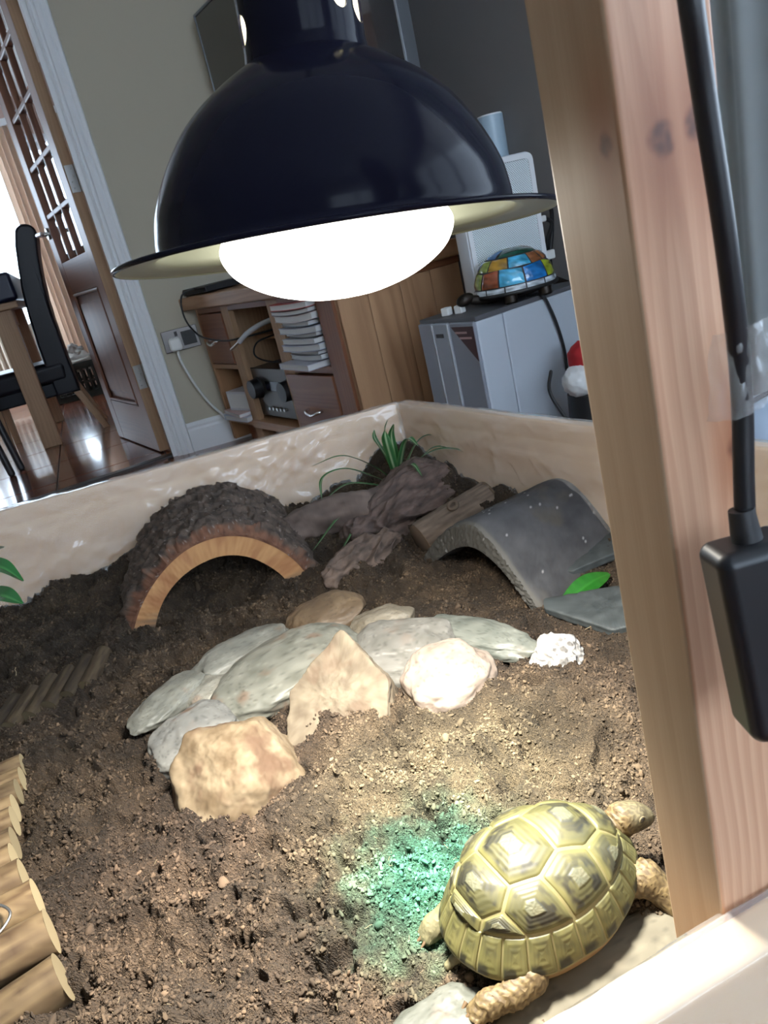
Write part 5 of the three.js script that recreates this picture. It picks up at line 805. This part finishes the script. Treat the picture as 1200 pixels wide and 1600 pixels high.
// ---------------------------------------------------------------- black dome heat lamp
{
  const pos = [0.0105, 0.679, -0.446];
  const L = thing('heat_lamp', 'glossy black dome heat lamp with a glowing bulb hanging above the soil', 'lamp', pos);
  const up = V3(0.074, 1, -0.072).normalize(); L.quaternion.setFromUnitVectors(V3(0, 1, 0), up);
  const k = 0.42 / 1200, hk = k * 0.87;
  const prof = [[340, -1], [332, 3], [304, 6], [286, 9], [277, 16], [275, 40], [270, 75], [259, 110], [241, 150], [215, 193], [186, 226], [159, 249], [129, 271], [103, 287], [92, 293], [88, 294]].map(([r, h]) => new THREE.Vector2(r * k * (1 - 0.05 * h / 300), h * hk));
  const crv = new THREE.SplineCurve(prof).getPoints(90);
  const th = 0.0011, inner = crv.map((p, i) => { const a = crv[Math.max(0, i - 1)], b = crv[Math.min(90, i + 1)], t = b.clone().sub(a).normalize(); return new THREE.Vector2(p.x - t.y * th, p.y + t.x * th).setX(Math.max(0.001, p.x - Math.abs(t.y) * th)).setY(p.y - Math.abs(t.x) * th); });
  const outer = new THREE.LatheGeometry(crv, 128);
  mesh('shade', outer, mat.blackGloss, L);
  mesh('reflector_lining', new THREE.LatheGeometry(inner, 128), std({ color: rgb(0.13, 0.135, 0.10), roughness: 0.36, metalness: 0.8 }), L).userData.label = 'dull silvery inside of the dome';
  const rim = new THREE.TorusGeometry(340 * k, 0.0013, 10, 160); rim.rotateX(Math.PI / 2); mesh('rim', rim, mat.blackGloss, L);
  // vented neck: holes cut through
  const R = 90 * k, hN = 150 * k, y0 = 296 * hk; const ev = new Evaluator(); ev.attributes = ['position', 'normal', 'uv'];
  const tubeN = new THREE.LatheGeometry([[R * 1.03, -0.003], [R * 1.012, 0.002], [R, 0.005], [R, hN], [R - 0.0012, hN], [R - 0.0012, -0.003], [R * 1.03, -0.003]].map((q) => new THREE.Vector2(...q)), 96);
  let br = new Brush(tubeN); br.updateMatrixWorld();
  const holes = []; for (const [a, r, y] of [[-74, 0.0073, 40], [40, 0.0045, 50], [70, 0.0072, 46], [130, 0.0073, 46], [180, 0.0073, 46], [-125, 0.0073, 46]]) { const c = new THREE.CylinderGeometry(r, r, R * 1.3, 28); c.rotateX(Math.PI / 2); c.translate(0, y * k, R * 0.9); c.rotateY(a * Math.PI / 180 + 0.0); const h = new Brush(c); h.updateMatrixWorld(); holes.push(h); br = ev.evaluate(br, h, SUBTRACTION); br.updateMatrixWorld(); }
  const ng = br.geometry; ng.clearGroups(); ng.translate(0, y0, 0);
  mesh('vented_neck', ng, mat.blackGloss, L).userData.label = 'black neck with round vent holes';
  let lb = new Brush(new THREE.LatheGeometry([[R - 0.0014, 0], [R - 0.0014, hN - 0.001], [R - 0.002, hN - 0.001], [R - 0.002, 0], [R - 0.0014, 0]].map((q) => new THREE.Vector2(...q)), 96)); lb.updateMatrixWorld(); for (const h of holes) { lb = ev.evaluate(lb, h, SUBTRACTION); lb.updateMatrixWorld(); }
  const lg = lb.geometry; lg.clearGroups(); lg.translate(0, y0, 0); mesh('neck_lining', lg, std({ color: rgb(0.80, 0.76, 0.55), roughness: 0.5, side: THREE.DoubleSide }), L).userData.label = 'pale inside of the vented neck';
  mesh('cap', new THREE.CylinderGeometry(R * 0.5, R, 0.03, 48).translate(0, y0 + hN + 0.015, 0), mat.black, L);
  // bulb: wide front lens and tapering back
  const bp = [[0.001, -86], [40, -84], [80, -76], [116, -64], [146, -48], [168, -30], [180, -10], [183, 4], [180, 16], [166, 40], [120, 110], [80, 170], [50, 220], [44, 300], [44, 390], [30, 410], [1, 412]].map(([r, h]) => new THREE.Vector2(r * k, h * k));
  const bg = new THREE.LatheGeometry(new THREE.SplineCurve(bp).getPoints(80), 96);
  const glow = std({ color: 0x000000, emissive: rgb(1, 0.97, 0.9), emissiveIntensity: 9, roughness: 0.3 });
  mesh('bulb', bg, glow, L).userData.label = 'glowing white reflector bulb';
  const pl = new THREE.PointLight(rgb(1, 0.94, 0.82), BULB_POWER, 0, 2); pl.position.set(0, -40 * k, 0); pl.shadow.radius = 1.6; pl.castShadow = true; L.add(pl);
  const spt = new THREE.SpotLight(rgb(1, 0.94, 0.83), BULB_SPOT, 0, 55 * Math.PI / 180, 1.0, 2); spt.position.set(0, -30 * k, 0); spt.target.position.set(0.0, -1, -0.16); spt.shadow.radius = 2.2; spt.castShadow = true; L.add(spt); L.add(spt.target);
  spt.target.name = 'aim';
  // flex that carries the lamp up to the bar between the posts
  mesh('flex', capped([[0, y0 + hN + 0.03, 0], [0.0, y0 + hN + 0.10, 0.0], [-0.01, 0.34, 0.02], [-0.012, 0.40, 0.03]], 0.0035, 30, 8), mat.black, L);
}
{
  // black flex and in-line switch in front of the post
  const c = thing('lamp_switch_flex', 'thick black flex with a black in-line switch hanging in front of the pine post', 'cable');
  const T = [[0.099, 0.76, -0.2085], [0.1015, 0.715, -0.2095], [0.1045, 0.694, -0.2125], [0.109, 0.652, -0.2150], [0.111, 0.614, -0.2165], [0.1085, 0.585, -0.2140], [0.1065, 0.566, -0.2115]];
  mesh('cord', displace(tube(T, 0.0031, 120, 16), () => 0), phys({ color: rgb(0.008, 0.008, 0.011), roughness: 0.35 }), c);
  const sw = displace(new RoundedBoxGeometry(0.026, 0.066, 0.02, 8, 0.0045), () => 0); const m = mesh('switch_housing', sw, phys({ color: rgb(0.006, 0.007, 0.010), roughness: 0.4 }), c); m.position.set(0.1085, 0.5345, -0.2075); m.rotation.set(-0.10, -0.05, 0.06);
  const rk = mesh('rocker', new RoundedBoxGeometry(0.012, 0.022, 0.004, 4, 0.0015).translate(0.004, 0, 0.0105), mat.blackGloss, m);
  mesh('cord_grip', new THREE.CylinderGeometry(0.0038, 0.0048, 0.012, 16).translate(0, 0.037, 0), mat.black, m);
  const tp = thing('clear_tape', 'strip of clear tape holding the black flex to the post', 'tape');
  mesh('strip', sheet(24, 10, (u, v) => { const a = u * 2 - 1; return [0.112 + a * 0.010 + 0.003 * v, 0.606 + v * 0.026 + 0.002 * a, -0.2125 - 0.008 * a * a + 0.0016 * n3(u * 5, v * 4, 1)]; }), phys({ color: rgb(0.95, 0.95, 0.95), roughness: 0.12, transmission: 0.85, thickness: 0, side: THREE.DoubleSide }), tp);
}
// ---------------------------------------------------------------- tortoise
{
  const T = thing('tortoise', 'yellow and brown domed tortoise walking right beside the front board', 'tortoise', [0.0443, 0.2035, -0.409], 0.4);
  const A = 0.0695, B = 0.0525, Y0 = 0.031, H = 0.050;
  // plan disc (u forward, v side; radius 1 at the rim) to the domed shell
  function surf(u, v, lift = 0) {
    const s = Math.min(1.0, Math.hypot(u, v)), an = Math.atan2(v, u); const f = s * Math.PI / 2 * 0.985; let r = Math.pow(Math.sin(Math.min(f, Math.PI / 2)), 0.92); let y = Math.cos(f); y = Math.pow(y, 0.95);
    const fl = sm(0.74, 1, s); const rear = sm(-0.2, -0.9, u), front = sm(0.4, 0.95, u); r += fl * (0.05 + 0.06 * rear + 0.02 * front); const a = A * (1 - 0.0 * u), b = B * (1 + 0.05 * Math.cos(an + Math.PI));
    let py = Y0 + H * y - 0.003 * fl + 0.004 * front * fl - 0.004 * sm(0.5, 1, s) * Math.abs(Math.sin(an)); py += 0.0025 * Math.cos(an * 11) * fl * 0.25;
    const p = V3(a * r * Math.cos(an), py, b * r * Math.sin(an));
    if (lift) { const e = 0.01, s0 = Math.max(s, 1e-3); const n = V3(p.x / (A * A), (py - Y0 + 0.006) / (H * H) * 1.0, p.z / (B * B)).normalize(); p.addScaledVector(n, lift); }
    return p;
  }
  const base = sheet(96, 40, (u, v) => surf(v * Math.cos(u * Math.PI * 2), v * Math.sin(u * Math.PI * 2), -0.0004).toArray());
  paint(base, (x, y, z) => mulc([0.145, 0.13, 0.055], 0.92 + 0.16 * n3(x * 80, y * 80, z * 80)));
  const shellMat = phys({ vertexColors: true, roughness: 0.6, clearcoat: 0.14, clearcoatRoughness: 0.22, side: THREE.DoubleSide });
  const shell = mesh('carapace', base, shellMat, T); shell.userData.label = 'domed yellow shell';
  const ring = 0.735, rp = (deg, s = ring) => [s * Math.cos(deg * Math.PI / 180), s * Math.sin(deg * Math.PI / 180)];
  const arcP = (a, b, s = ring, n = 10) => Array.from({ length: n + 1 }, (_, i) => rp(lerp(a, b, i / n), s));
  const vw = [[0.14, 15], [0.20, 0], [0.30, 0], [0.215, 0]];
  const scutes = [];
  const mids = [0.60, 0.235, -0.135, -0.47, -0.72], seams = [0.42, 0.05, -0.32, -0.62];
  const wm = 0.33, ws = 0.235;
  scutes.push({ k: 'v', p: [...arcP(-16, 16), [mids[0], 0.30], [seams[0], ws], [seams[0], -ws], [mids[0], -0.30]], c: [0.60, 0] });
  for (let i = 1; i < 4; i++) scutes.push({ k: 'v', p: [[seams[i - 1], ws], [mids[i], wm], [seams[i], ws], [seams[i], -ws], [mids[i], -wm], [seams[i - 1], -ws]], c: [mids[i] + 0.0, 0] });
  scutes.push({ k: 'v', p: [[seams[3], ws], [mids[4], 0.27], ...arcP(160, 200), [mids[4], -0.27], [seams[3], -ws]], c: [-0.70, 0] });
  for (const s of [1, -1]) {
    const f = (q) => q.map(([x, y]) => [x, y * s]);
    scutes.push({ k: 'c', p: f([...arcP(16, 66), [mids[1], wm], [seams[0], ws], [mids[0], 0.30]]), c: [0.45, 0.46 * s] });
    scutes.push({ k: 'c', p: f([...arcP(66, 97), [mids[2], wm], [seams[1], ws], [mids[1], wm]]), c: [0.07, 0.50 * s] });
    scutes.push({ k: 'c', p: f([...arcP(97, 128), [mids[3], wm], [seams[2], ws], [mids[2], wm]]), c: [-0.30, 0.47 * s] });
    scutes.push({ k: 'c', p: f([...arcP(128, 160), [mids[4], 0.27], [seams[3], ws], [mids[3], wm]]), c: [-0.56, 0.36 * s] });
  }
  const MA = [5, 20, 36, 52, 68, 83, 98, 113, 128, 143, 158, 171];
  const margs = []; for (const s of [1, -1]) for (let i = 0; i < MA.length - 1; i++) margs.push([MA[i] * s, MA[i + 1] * s]); margs.push([-5, 5]); margs.push([171, 189]);
  for (const [a, b] of margs) scutes.push({ k: 'm', p: [...arcP(a, b, ring + 0.005, 8), ...arcP(b, a, 0.995, 8)], c: rp((a + b) / 2, 0.86), ab: [a, b] });
  scutes.forEach((sc, si) => {
    // resample the outline evenly
    const P = sc.p, pts = []; const N = 64; let len = 0; const seg = P.map((q, i) => { const r = P[(i + 1) % P.length]; const l = Math.hypot(r[0] - q[0], r[1] - q[1]); len += l; return l; });
    for (let i = 0; i < N; i++) { let d = i / N * len, j = 0; while (d > seg[j]) { d -= seg[j]; j++; } const q = P[j], r = P[(j + 1) % P.length], t = d / (seg[j] || 1); pts.push([lerp(q[0], r[0], t), lerp(q[1], r[1], t)]); }
    const K = sc.k === 'm' ? 14 : 30, pos = [], col = [], idx = [], c = sc.c; const jit = si * 3.7;
    for (let k = 0; k <= K; k++) { const t = k / K * (sc.k === 'm' ? 0.955 : 0.98); for (let i = 0; i < N; i++) {
      let u = lerp(c[0], pts[i][0], t), v = lerp(c[1], pts[i][1], t);
      let h; const w = t + 0.02 * n3(u * 9, v * 9, jit);
      if (sc.k === 'm') h = 0.0012 * (1 - Math.pow(t, 4)) + 0.00012 * Math.sin(w * 22) - 0.0012 * sm(0.9, 1, k / K);
      else { const swell = sc.k === 'v' ? 0.0034 : 0.0024; h = swell * (1 - Math.pow(t, 2.4)) + 0.00009 * Math.sin(w * 34) * sm(0.30, 0.42, t) * (1 - sm(0.85, 0.95, t)) + (t < 0.32 ? 0.0006 * sm(0.32, 0.26, t) + 0.00015 * n3(u * 40, v * 40, jit) : 0) - 0.0014 * sm(0.92, 1, k / K); }
      const q = surf(u, v, h); pos.push(q.x, q.y, q.z);
      // colour: yellow olive with dark growth smudges round the areola, yellow margins
      const nz = n3(q.x * 130, q.y * 130, q.z * 130 + jit), n2 = n3(q.x * 45 + jit, q.y * 45, q.z * 45), ringy = 0.5 + 0.5 * Math.sin(w * 44);
      let base_ = mixc([0.20, 0.195, 0.055], [0.31, 0.29, 0.10], 0.5 + 0.5 * n2), q3;
      const dark = [0.022, 0.023, 0.013];
      if (sc.k === 'm') { const back = sc.ab[1] * Math.sign(sc.ab[0] + sc.ab[1] || 1); const rim = sm(0.885, 0.93, Math.hypot(u, v)) * (1 - sm(0.975, 0.99, Math.hypot(u, v))); const angf = (Math.atan2(v, u) * 180 / Math.PI), aa = Math.abs(angf), lo = Math.min(Math.abs(sc.ab[0]), Math.abs(sc.ab[1])), hi = Math.max(Math.abs(sc.ab[0]), Math.abs(sc.ab[1])); const fr = (aa - lo) / (hi - lo); const blot = rim * sm(0.42, 0.58, fr + 0.1 * nz) * (1 - sm(0.9, 0.98, fr)); const upz = (1 - sm(0.84, 0.90, Math.hypot(u, v))) * sm(0.12, 0.3, fr) * 0.75; q3 = mixc(base_, dark, clamp(0.92 * blot + upz * (0.45 + 0.4 * nz))); }
      else { const side = sm(-0.2, 0.25, nz * 0.5 + n2 * 0.6); const low = sm(-0.006, 0.012, Math.hypot(q.x / A, q.z / B) * 0.03 - Math.hypot(c[0], c[1]) * 0.03); const band = sm(0.26, 0.34, t) * (1 - sm(0.70, 0.92, t + 0.12 * n2)) * (0.35 + 0.65 * low); const ar = 1 - sm(0.24, 0.30, t); q3 = mixc(base_, dark, clamp(band * (0.50 + 0.48 * side) + 0.07 * ringy * sm(0.3, 0.4, t))); q3 = mixc(q3, mixc([0.17, 0.19, 0.13], [0.26, 0.25, 0.16], 0.5 + 0.5 * nz), ar * 0.85); q3 = mixc(q3, [0.04, 0.045, 0.035], 0.85 * sm(0.24, 0.28, t) * (1 - sm(0.32, 0.37, t)) * sm(-0.5, 0.2, n2)); }
      q3 = mixc(q3, [0.36, 0.33, 0.12], sm(0.90, 0.98, k / K) * 0.75);
      col.push(...mulc(q3, 0.36));
    } }
    for (let k = 0; k < K; k++) for (let i = 0; i < N; i++) { const a = k * N + i, b = k * N + (i + 1) % N; idx.push(a, b, a + N, b, b + N, a + N); }
    const g = new THREE.BufferGeometry(); g.setAttribute('position', new THREE.Float32BufferAttribute(pos, 3)); g.setAttribute('color', new THREE.Float32BufferAttribute(col, 3)); g.setIndex(idx); g.computeVertexNormals();
    { const nn = g.attributes.normal; let yy = 0; for (let i = 0; i < nn.count; i++) yy += nn.getY(i) + (nn.getX(i) * pos[3 * i] + nn.getZ(i) * pos[3 * i + 2]) * 8; if (yy < 0) { const ix = g.index.array; for (let i = 0; i < ix.length; i += 3) { const t = ix[i + 1]; ix[i + 1] = ix[i + 2]; ix[i + 2] = t; } g.computeVertexNormals(); } }
    mesh('scute', g, shellMat, shell);
  });
  // plastron and bridge below the rim
  const pl = sheet(72, 22, (u, v) => { const an = u * Math.PI * 2, r = Math.sin(v * Math.PI / 2 * 0.99), y = Math.cos(v * Math.PI / 2 * 0.99); const q = surf(0.97 * Math.cos(an), 0.97 * Math.sin(an)); const k = Math.pow(r, 0.55); const notch = 1 - 0.16 * Math.pow(Math.abs(Math.cos(an)), 2); return [q.x * k * notch * 0.97, lerp(q.y - 0.001, 0.0065, Math.pow(y, 0.6)), q.z * k * 0.95]; });
  paint(pl, (x, y, z) => mixc([0.22, 0.15, 0.07], [0.16, 0.10, 0.047], clamp(0.5 + 0.8 * fbm(x * 70, y * 70, z * 70, 3))));
  mesh('plastron', pl, phys({ vertexColors: true, roughness: 0.5, side: THREE.DoubleSide }), T).userData.label = 'tan underside of the shell';
  // body: head, neck, four legs and tail as one skin
  const bones = []; const cap = (a, b, ra, rb) => bones.push([V3(...a), V3(...b), ra, rb]);
  cap([-0.035, 0.022, 0], [0.04, 0.026, 0], 0.016, 0.016);
  cap([0.045, 0.028, 0], [0.062, 0.040, 0.000], 0.0105, 0.0088); cap([0.062, 0.040, 0.0], [0.073, 0.048, 0.003], 0.0086, 0.0086);
  cap([0.074, 0.0500, 0.0035], [0.082, 0.0485, 0.0060], 0.0104, 0.0090); cap([0.082, 0.0485, 0.006], [0.0915, 0.0450, 0.0088], 0.0088, 0.0060);
  cap([0.076, 0.045, 0.004], [0.088, 0.0420, 0.008], 0.0074, 0.0046);
  // near hind leg, stretched back onto the pebble
  cap([-0.030, 0.026, 0.026], [-0.044, 0.022, 0.041], 0.013, 0.0105); cap([-0.044, 0.022, 0.041], [-0.058, 0.0195, 0.042], 0.0094, 0.0080); cap([-0.058, 0.0195, 0.042], [-0.074, 0.0175, 0.0365], 0.0076, 0.0074);
  for (const [x, y, z] of [[-0.0835, 0.0145, 0.0300], [-0.0858, 0.0145, 0.0345], [-0.0850, 0.0145, 0.0395]]) cap([-0.074, 0.0165, 0.0365], [x, y, z], 0.0048, 0.0026);
  // far hind leg
  cap([-0.03, 0.024, -0.026], [-0.052, 0.018, -0.036], 0.012, 0.010); cap([-0.052, 0.018, -0.036], [-0.070, 0.010, -0.040], 0.009, 0.008); for (const z of [-0.036, -0.041, -0.046]) cap([-0.070, 0.009, -0.041], [-0.079, 0.0055, z], 0.0045, 0.0024);
  // near front leg
  cap([0.040, 0.026, 0.022], [0.062, 0.026, 0.034], 0.0125, 0.0110); cap([0.062, 0.026, 0.034], [0.070, 0.014, 0.046], 0.0105, 0.0090); cap([0.070, 0.014, 0.046], [0.072, 0.008, 0.054], 0.0085, 0.0075); for (const x of [0.066, 0.072, 0.078]) cap([0.072, 0.007, 0.055], [x, 0.004, 0.064], 0.0042, 0.0024);
  // far front leg
  cap([0.040, 0.026, -0.022], [0.062, 0.022, -0.034], 0.0125, 0.0105); cap([0.062, 0.022, -0.034], [0.078, 0.008, -0.042], 0.010, 0.008); for (const z of [-0.038, -0.043, -0.048]) cap([0.079, 0.007, -0.043], [0.089, 0.004, z], 0.004, 0.0022);
  cap([-0.055, 0.02, -0.004], [-0.080, 0.012, -0.006], 0.007, 0.0025);
  const lo = V3(-0.0975, -0.0775, -0.0975), S = 0.195, res = 116; const mc = new MarchingCubes(res, undefined, false, false, 400000); const seg = new Float32Array(bones.length);
  const P = V3(), ab = V3(), ap = V3();
  const dist = (p) => { let s = 0; const kk = 0.0022; let m = 1e9; for (const [a, b, ra, rb] of bones) { ab.copy(b).sub(a); ap.copy(p).sub(a); const h = clamp(ap.dot(ab) / ab.lengthSq()); const d = ap.addScaledVector(ab, -h).length() - lerp(ra, rb, h); s += Math.exp(-d / kk); } return -kk * Math.log(s + 1e-30); };
  const half = res / 2, cxm = V3(0, 0.0225, 0.004), sc = 0.098;
  for (let z = 0; z < res; z++) for (let y = 0; y < res; y++) for (let x = 0; x < res; x++) { P.set((x - half) / half * sc + cxm.x, (y - half) / half * sc + cxm.y, (z - half) / half * sc + cxm.z); mc.field[x + y * res + z * res * res] = P.y < -0.02 || P.y > 0.075 ? -1 : -dist(P); }
  mc.isolation = 0; mc.update();
  let bg = new THREE.BufferGeometry(); const cnt = mc.count; bg.setAttribute('position', new THREE.BufferAttribute(mc.positionArray.slice(0, cnt * 3), 3)); bg.scale(sc, sc, sc); bg.translate(cxm.x, cxm.y, cxm.z); bg = mergeVertices(bg, 1e-6); bg.computeVertexNormals();
  const cell = (x, y, z) => { const fx = Math.floor(x), fy = Math.floor(y), fz = Math.floor(z); let a = 9, b = 9; for (let i = -1; i < 2; i++) for (let j = -1; j < 2; j++) for (let k = -1; k < 2; k++) { const cx = fx + i, cy = fy + j, cz = fz + k; const h = (s) => { const t = Math.sin(cx * 127.1 + cy * 311.7 + cz * 74.7 + s * 37.3) * 43758.5453; return t - Math.floor(t); }; const d = Math.hypot(cx + h(1) - x, cy + h(2) - y, cz + h(3) - z); if (d < a) { b = a; a = d; } else if (d < b) b = d; } return b - a; };
  const head = (x, y) => sm(0.070, 0.078, x) * sm(0.03, 0.036, y);
  const eye = V3(0.0815, 0.0520, 0.03); while (dist(eye) > 0 && eye.z > 0) eye.z -= 0.0002;
  bg = displace(bg, (v) => { const hd = head(v.x, v.y), sz = lerp(340, 460, hd); const c = cell(v.x * sz, v.y * sz, v.z * sz); let d = (0.00055 - 0.0002 * hd) * sm(0, 0.3, c) - 0.0002; const ed = V3(v.x, v.y, v.z).distanceTo(eye); d += 0.0011 * Math.exp(-((ed / 0.0032) ** 2)); const neck = sm(0.045, 0.055, v.x) * (1 - sm(0.07, 0.075, v.x)) * sm(0.03, 0.036, v.y); d += neck * 0.0007 * Math.sin(v.x * 1500 + v.y * 600); const hl = v.z > 0.034 && v.x < -0.044 ? 0.0004 * Math.sin((v.x - v.z * 0.4) * 1500) : 0; return d + hl; }, false);
  paint(bg, (x, y, z) => { const hd = head(x, y), sz = lerp(340, 460, hd); const c = cell(x * sz, y * sz, z * sz); let q = mixc([0.14, 0.092, 0.038], [0.33, 0.24, 0.105], sm(0.02, 0.3, c)); q = mixc(q, mixc([0.12, 0.10, 0.055], [0.29, 0.25, 0.135], sm(0.02, 0.3, c)), hd); if (x < -0.06 && z < 0) q = mixc(q, [0.42, 0.42, 0.24], 0.6); const m = Math.abs(y - (0.0435 + (0.09 - x) * 0.10)); if (x > 0.079 && hd > 0.5) q = mixc([0.06, 0.045, 0.025], q, sm(0.0003, 0.0009, m)); return mulc(q, 0.40); });
  const body = mesh('body', bg, phys({ vertexColors: true, roughness: 0.62 }), T); body.userData.label = 'scaly head, legs and tail';
  const lid = new THREE.SphereGeometry(1, 24, 16); lid.scale(0.0031, 0.0021, 0.0020); const ey = mesh('eye', [lid], phys({ color: rgb(0.02, 0.018, 0.014), roughness: 0.15, clearcoat: 1 }), T); ey.position.copy(eye).add(V3(0, 0, -0.0004)); ey.rotation.y = 0.2;
  for (const s of [1, -1]) mesh('eyelid', displace(new THREE.TorusGeometry(0.0024, 0.0007, 8, 20, Math.PI), () => 0), std({ color: rgb(0.2, 0.17, 0.10), roughness: 0.7 }), T).position.copy(eye).add(V3(0, 0.0, 0.0006));
  const claw = std({ color: rgb(0.10, 0.065, 0.035), roughness: 0.4 });
  for (const [x, y, z, a] of [[-0.0890, 0.0150, 0.0275, 0.3], [-0.0920, 0.0148, 0.0340, 0], [-0.0912, 0.0148, 0.0412, -0.3], [-0.084, 0.0055, -0.0355, 0.3], [-0.0855, 0.0055, -0.041, 0], [-0.084, 0.0055, -0.0470, -0.3]]) { const cg = new THREE.ConeGeometry(0.0017, 0.0095, 10); cg.rotateZ(Math.PI / 2 + 0.25); cg.rotateY(a); cg.translate(x, y, z); mesh('claw', cg, claw, T); }
  for (const [x, z] of [[0.0655, 0.067], [0.0725, 0.0675], [0.079, 0.067]]) { const cg = new THREE.ConeGeometry(0.0015, 0.007, 10); cg.rotateX(Math.PI / 2 + 0.25); cg.translate(x, 0.0035, z); mesh('claw', cg, claw, T); }
}
// ---------------------------------------------------------------- hand the scene over
scene.traverse((o) => { if (o.isMesh) { o.castShadow = true; o.receiveShadow = true; } });
renderer.render(scene, camera);
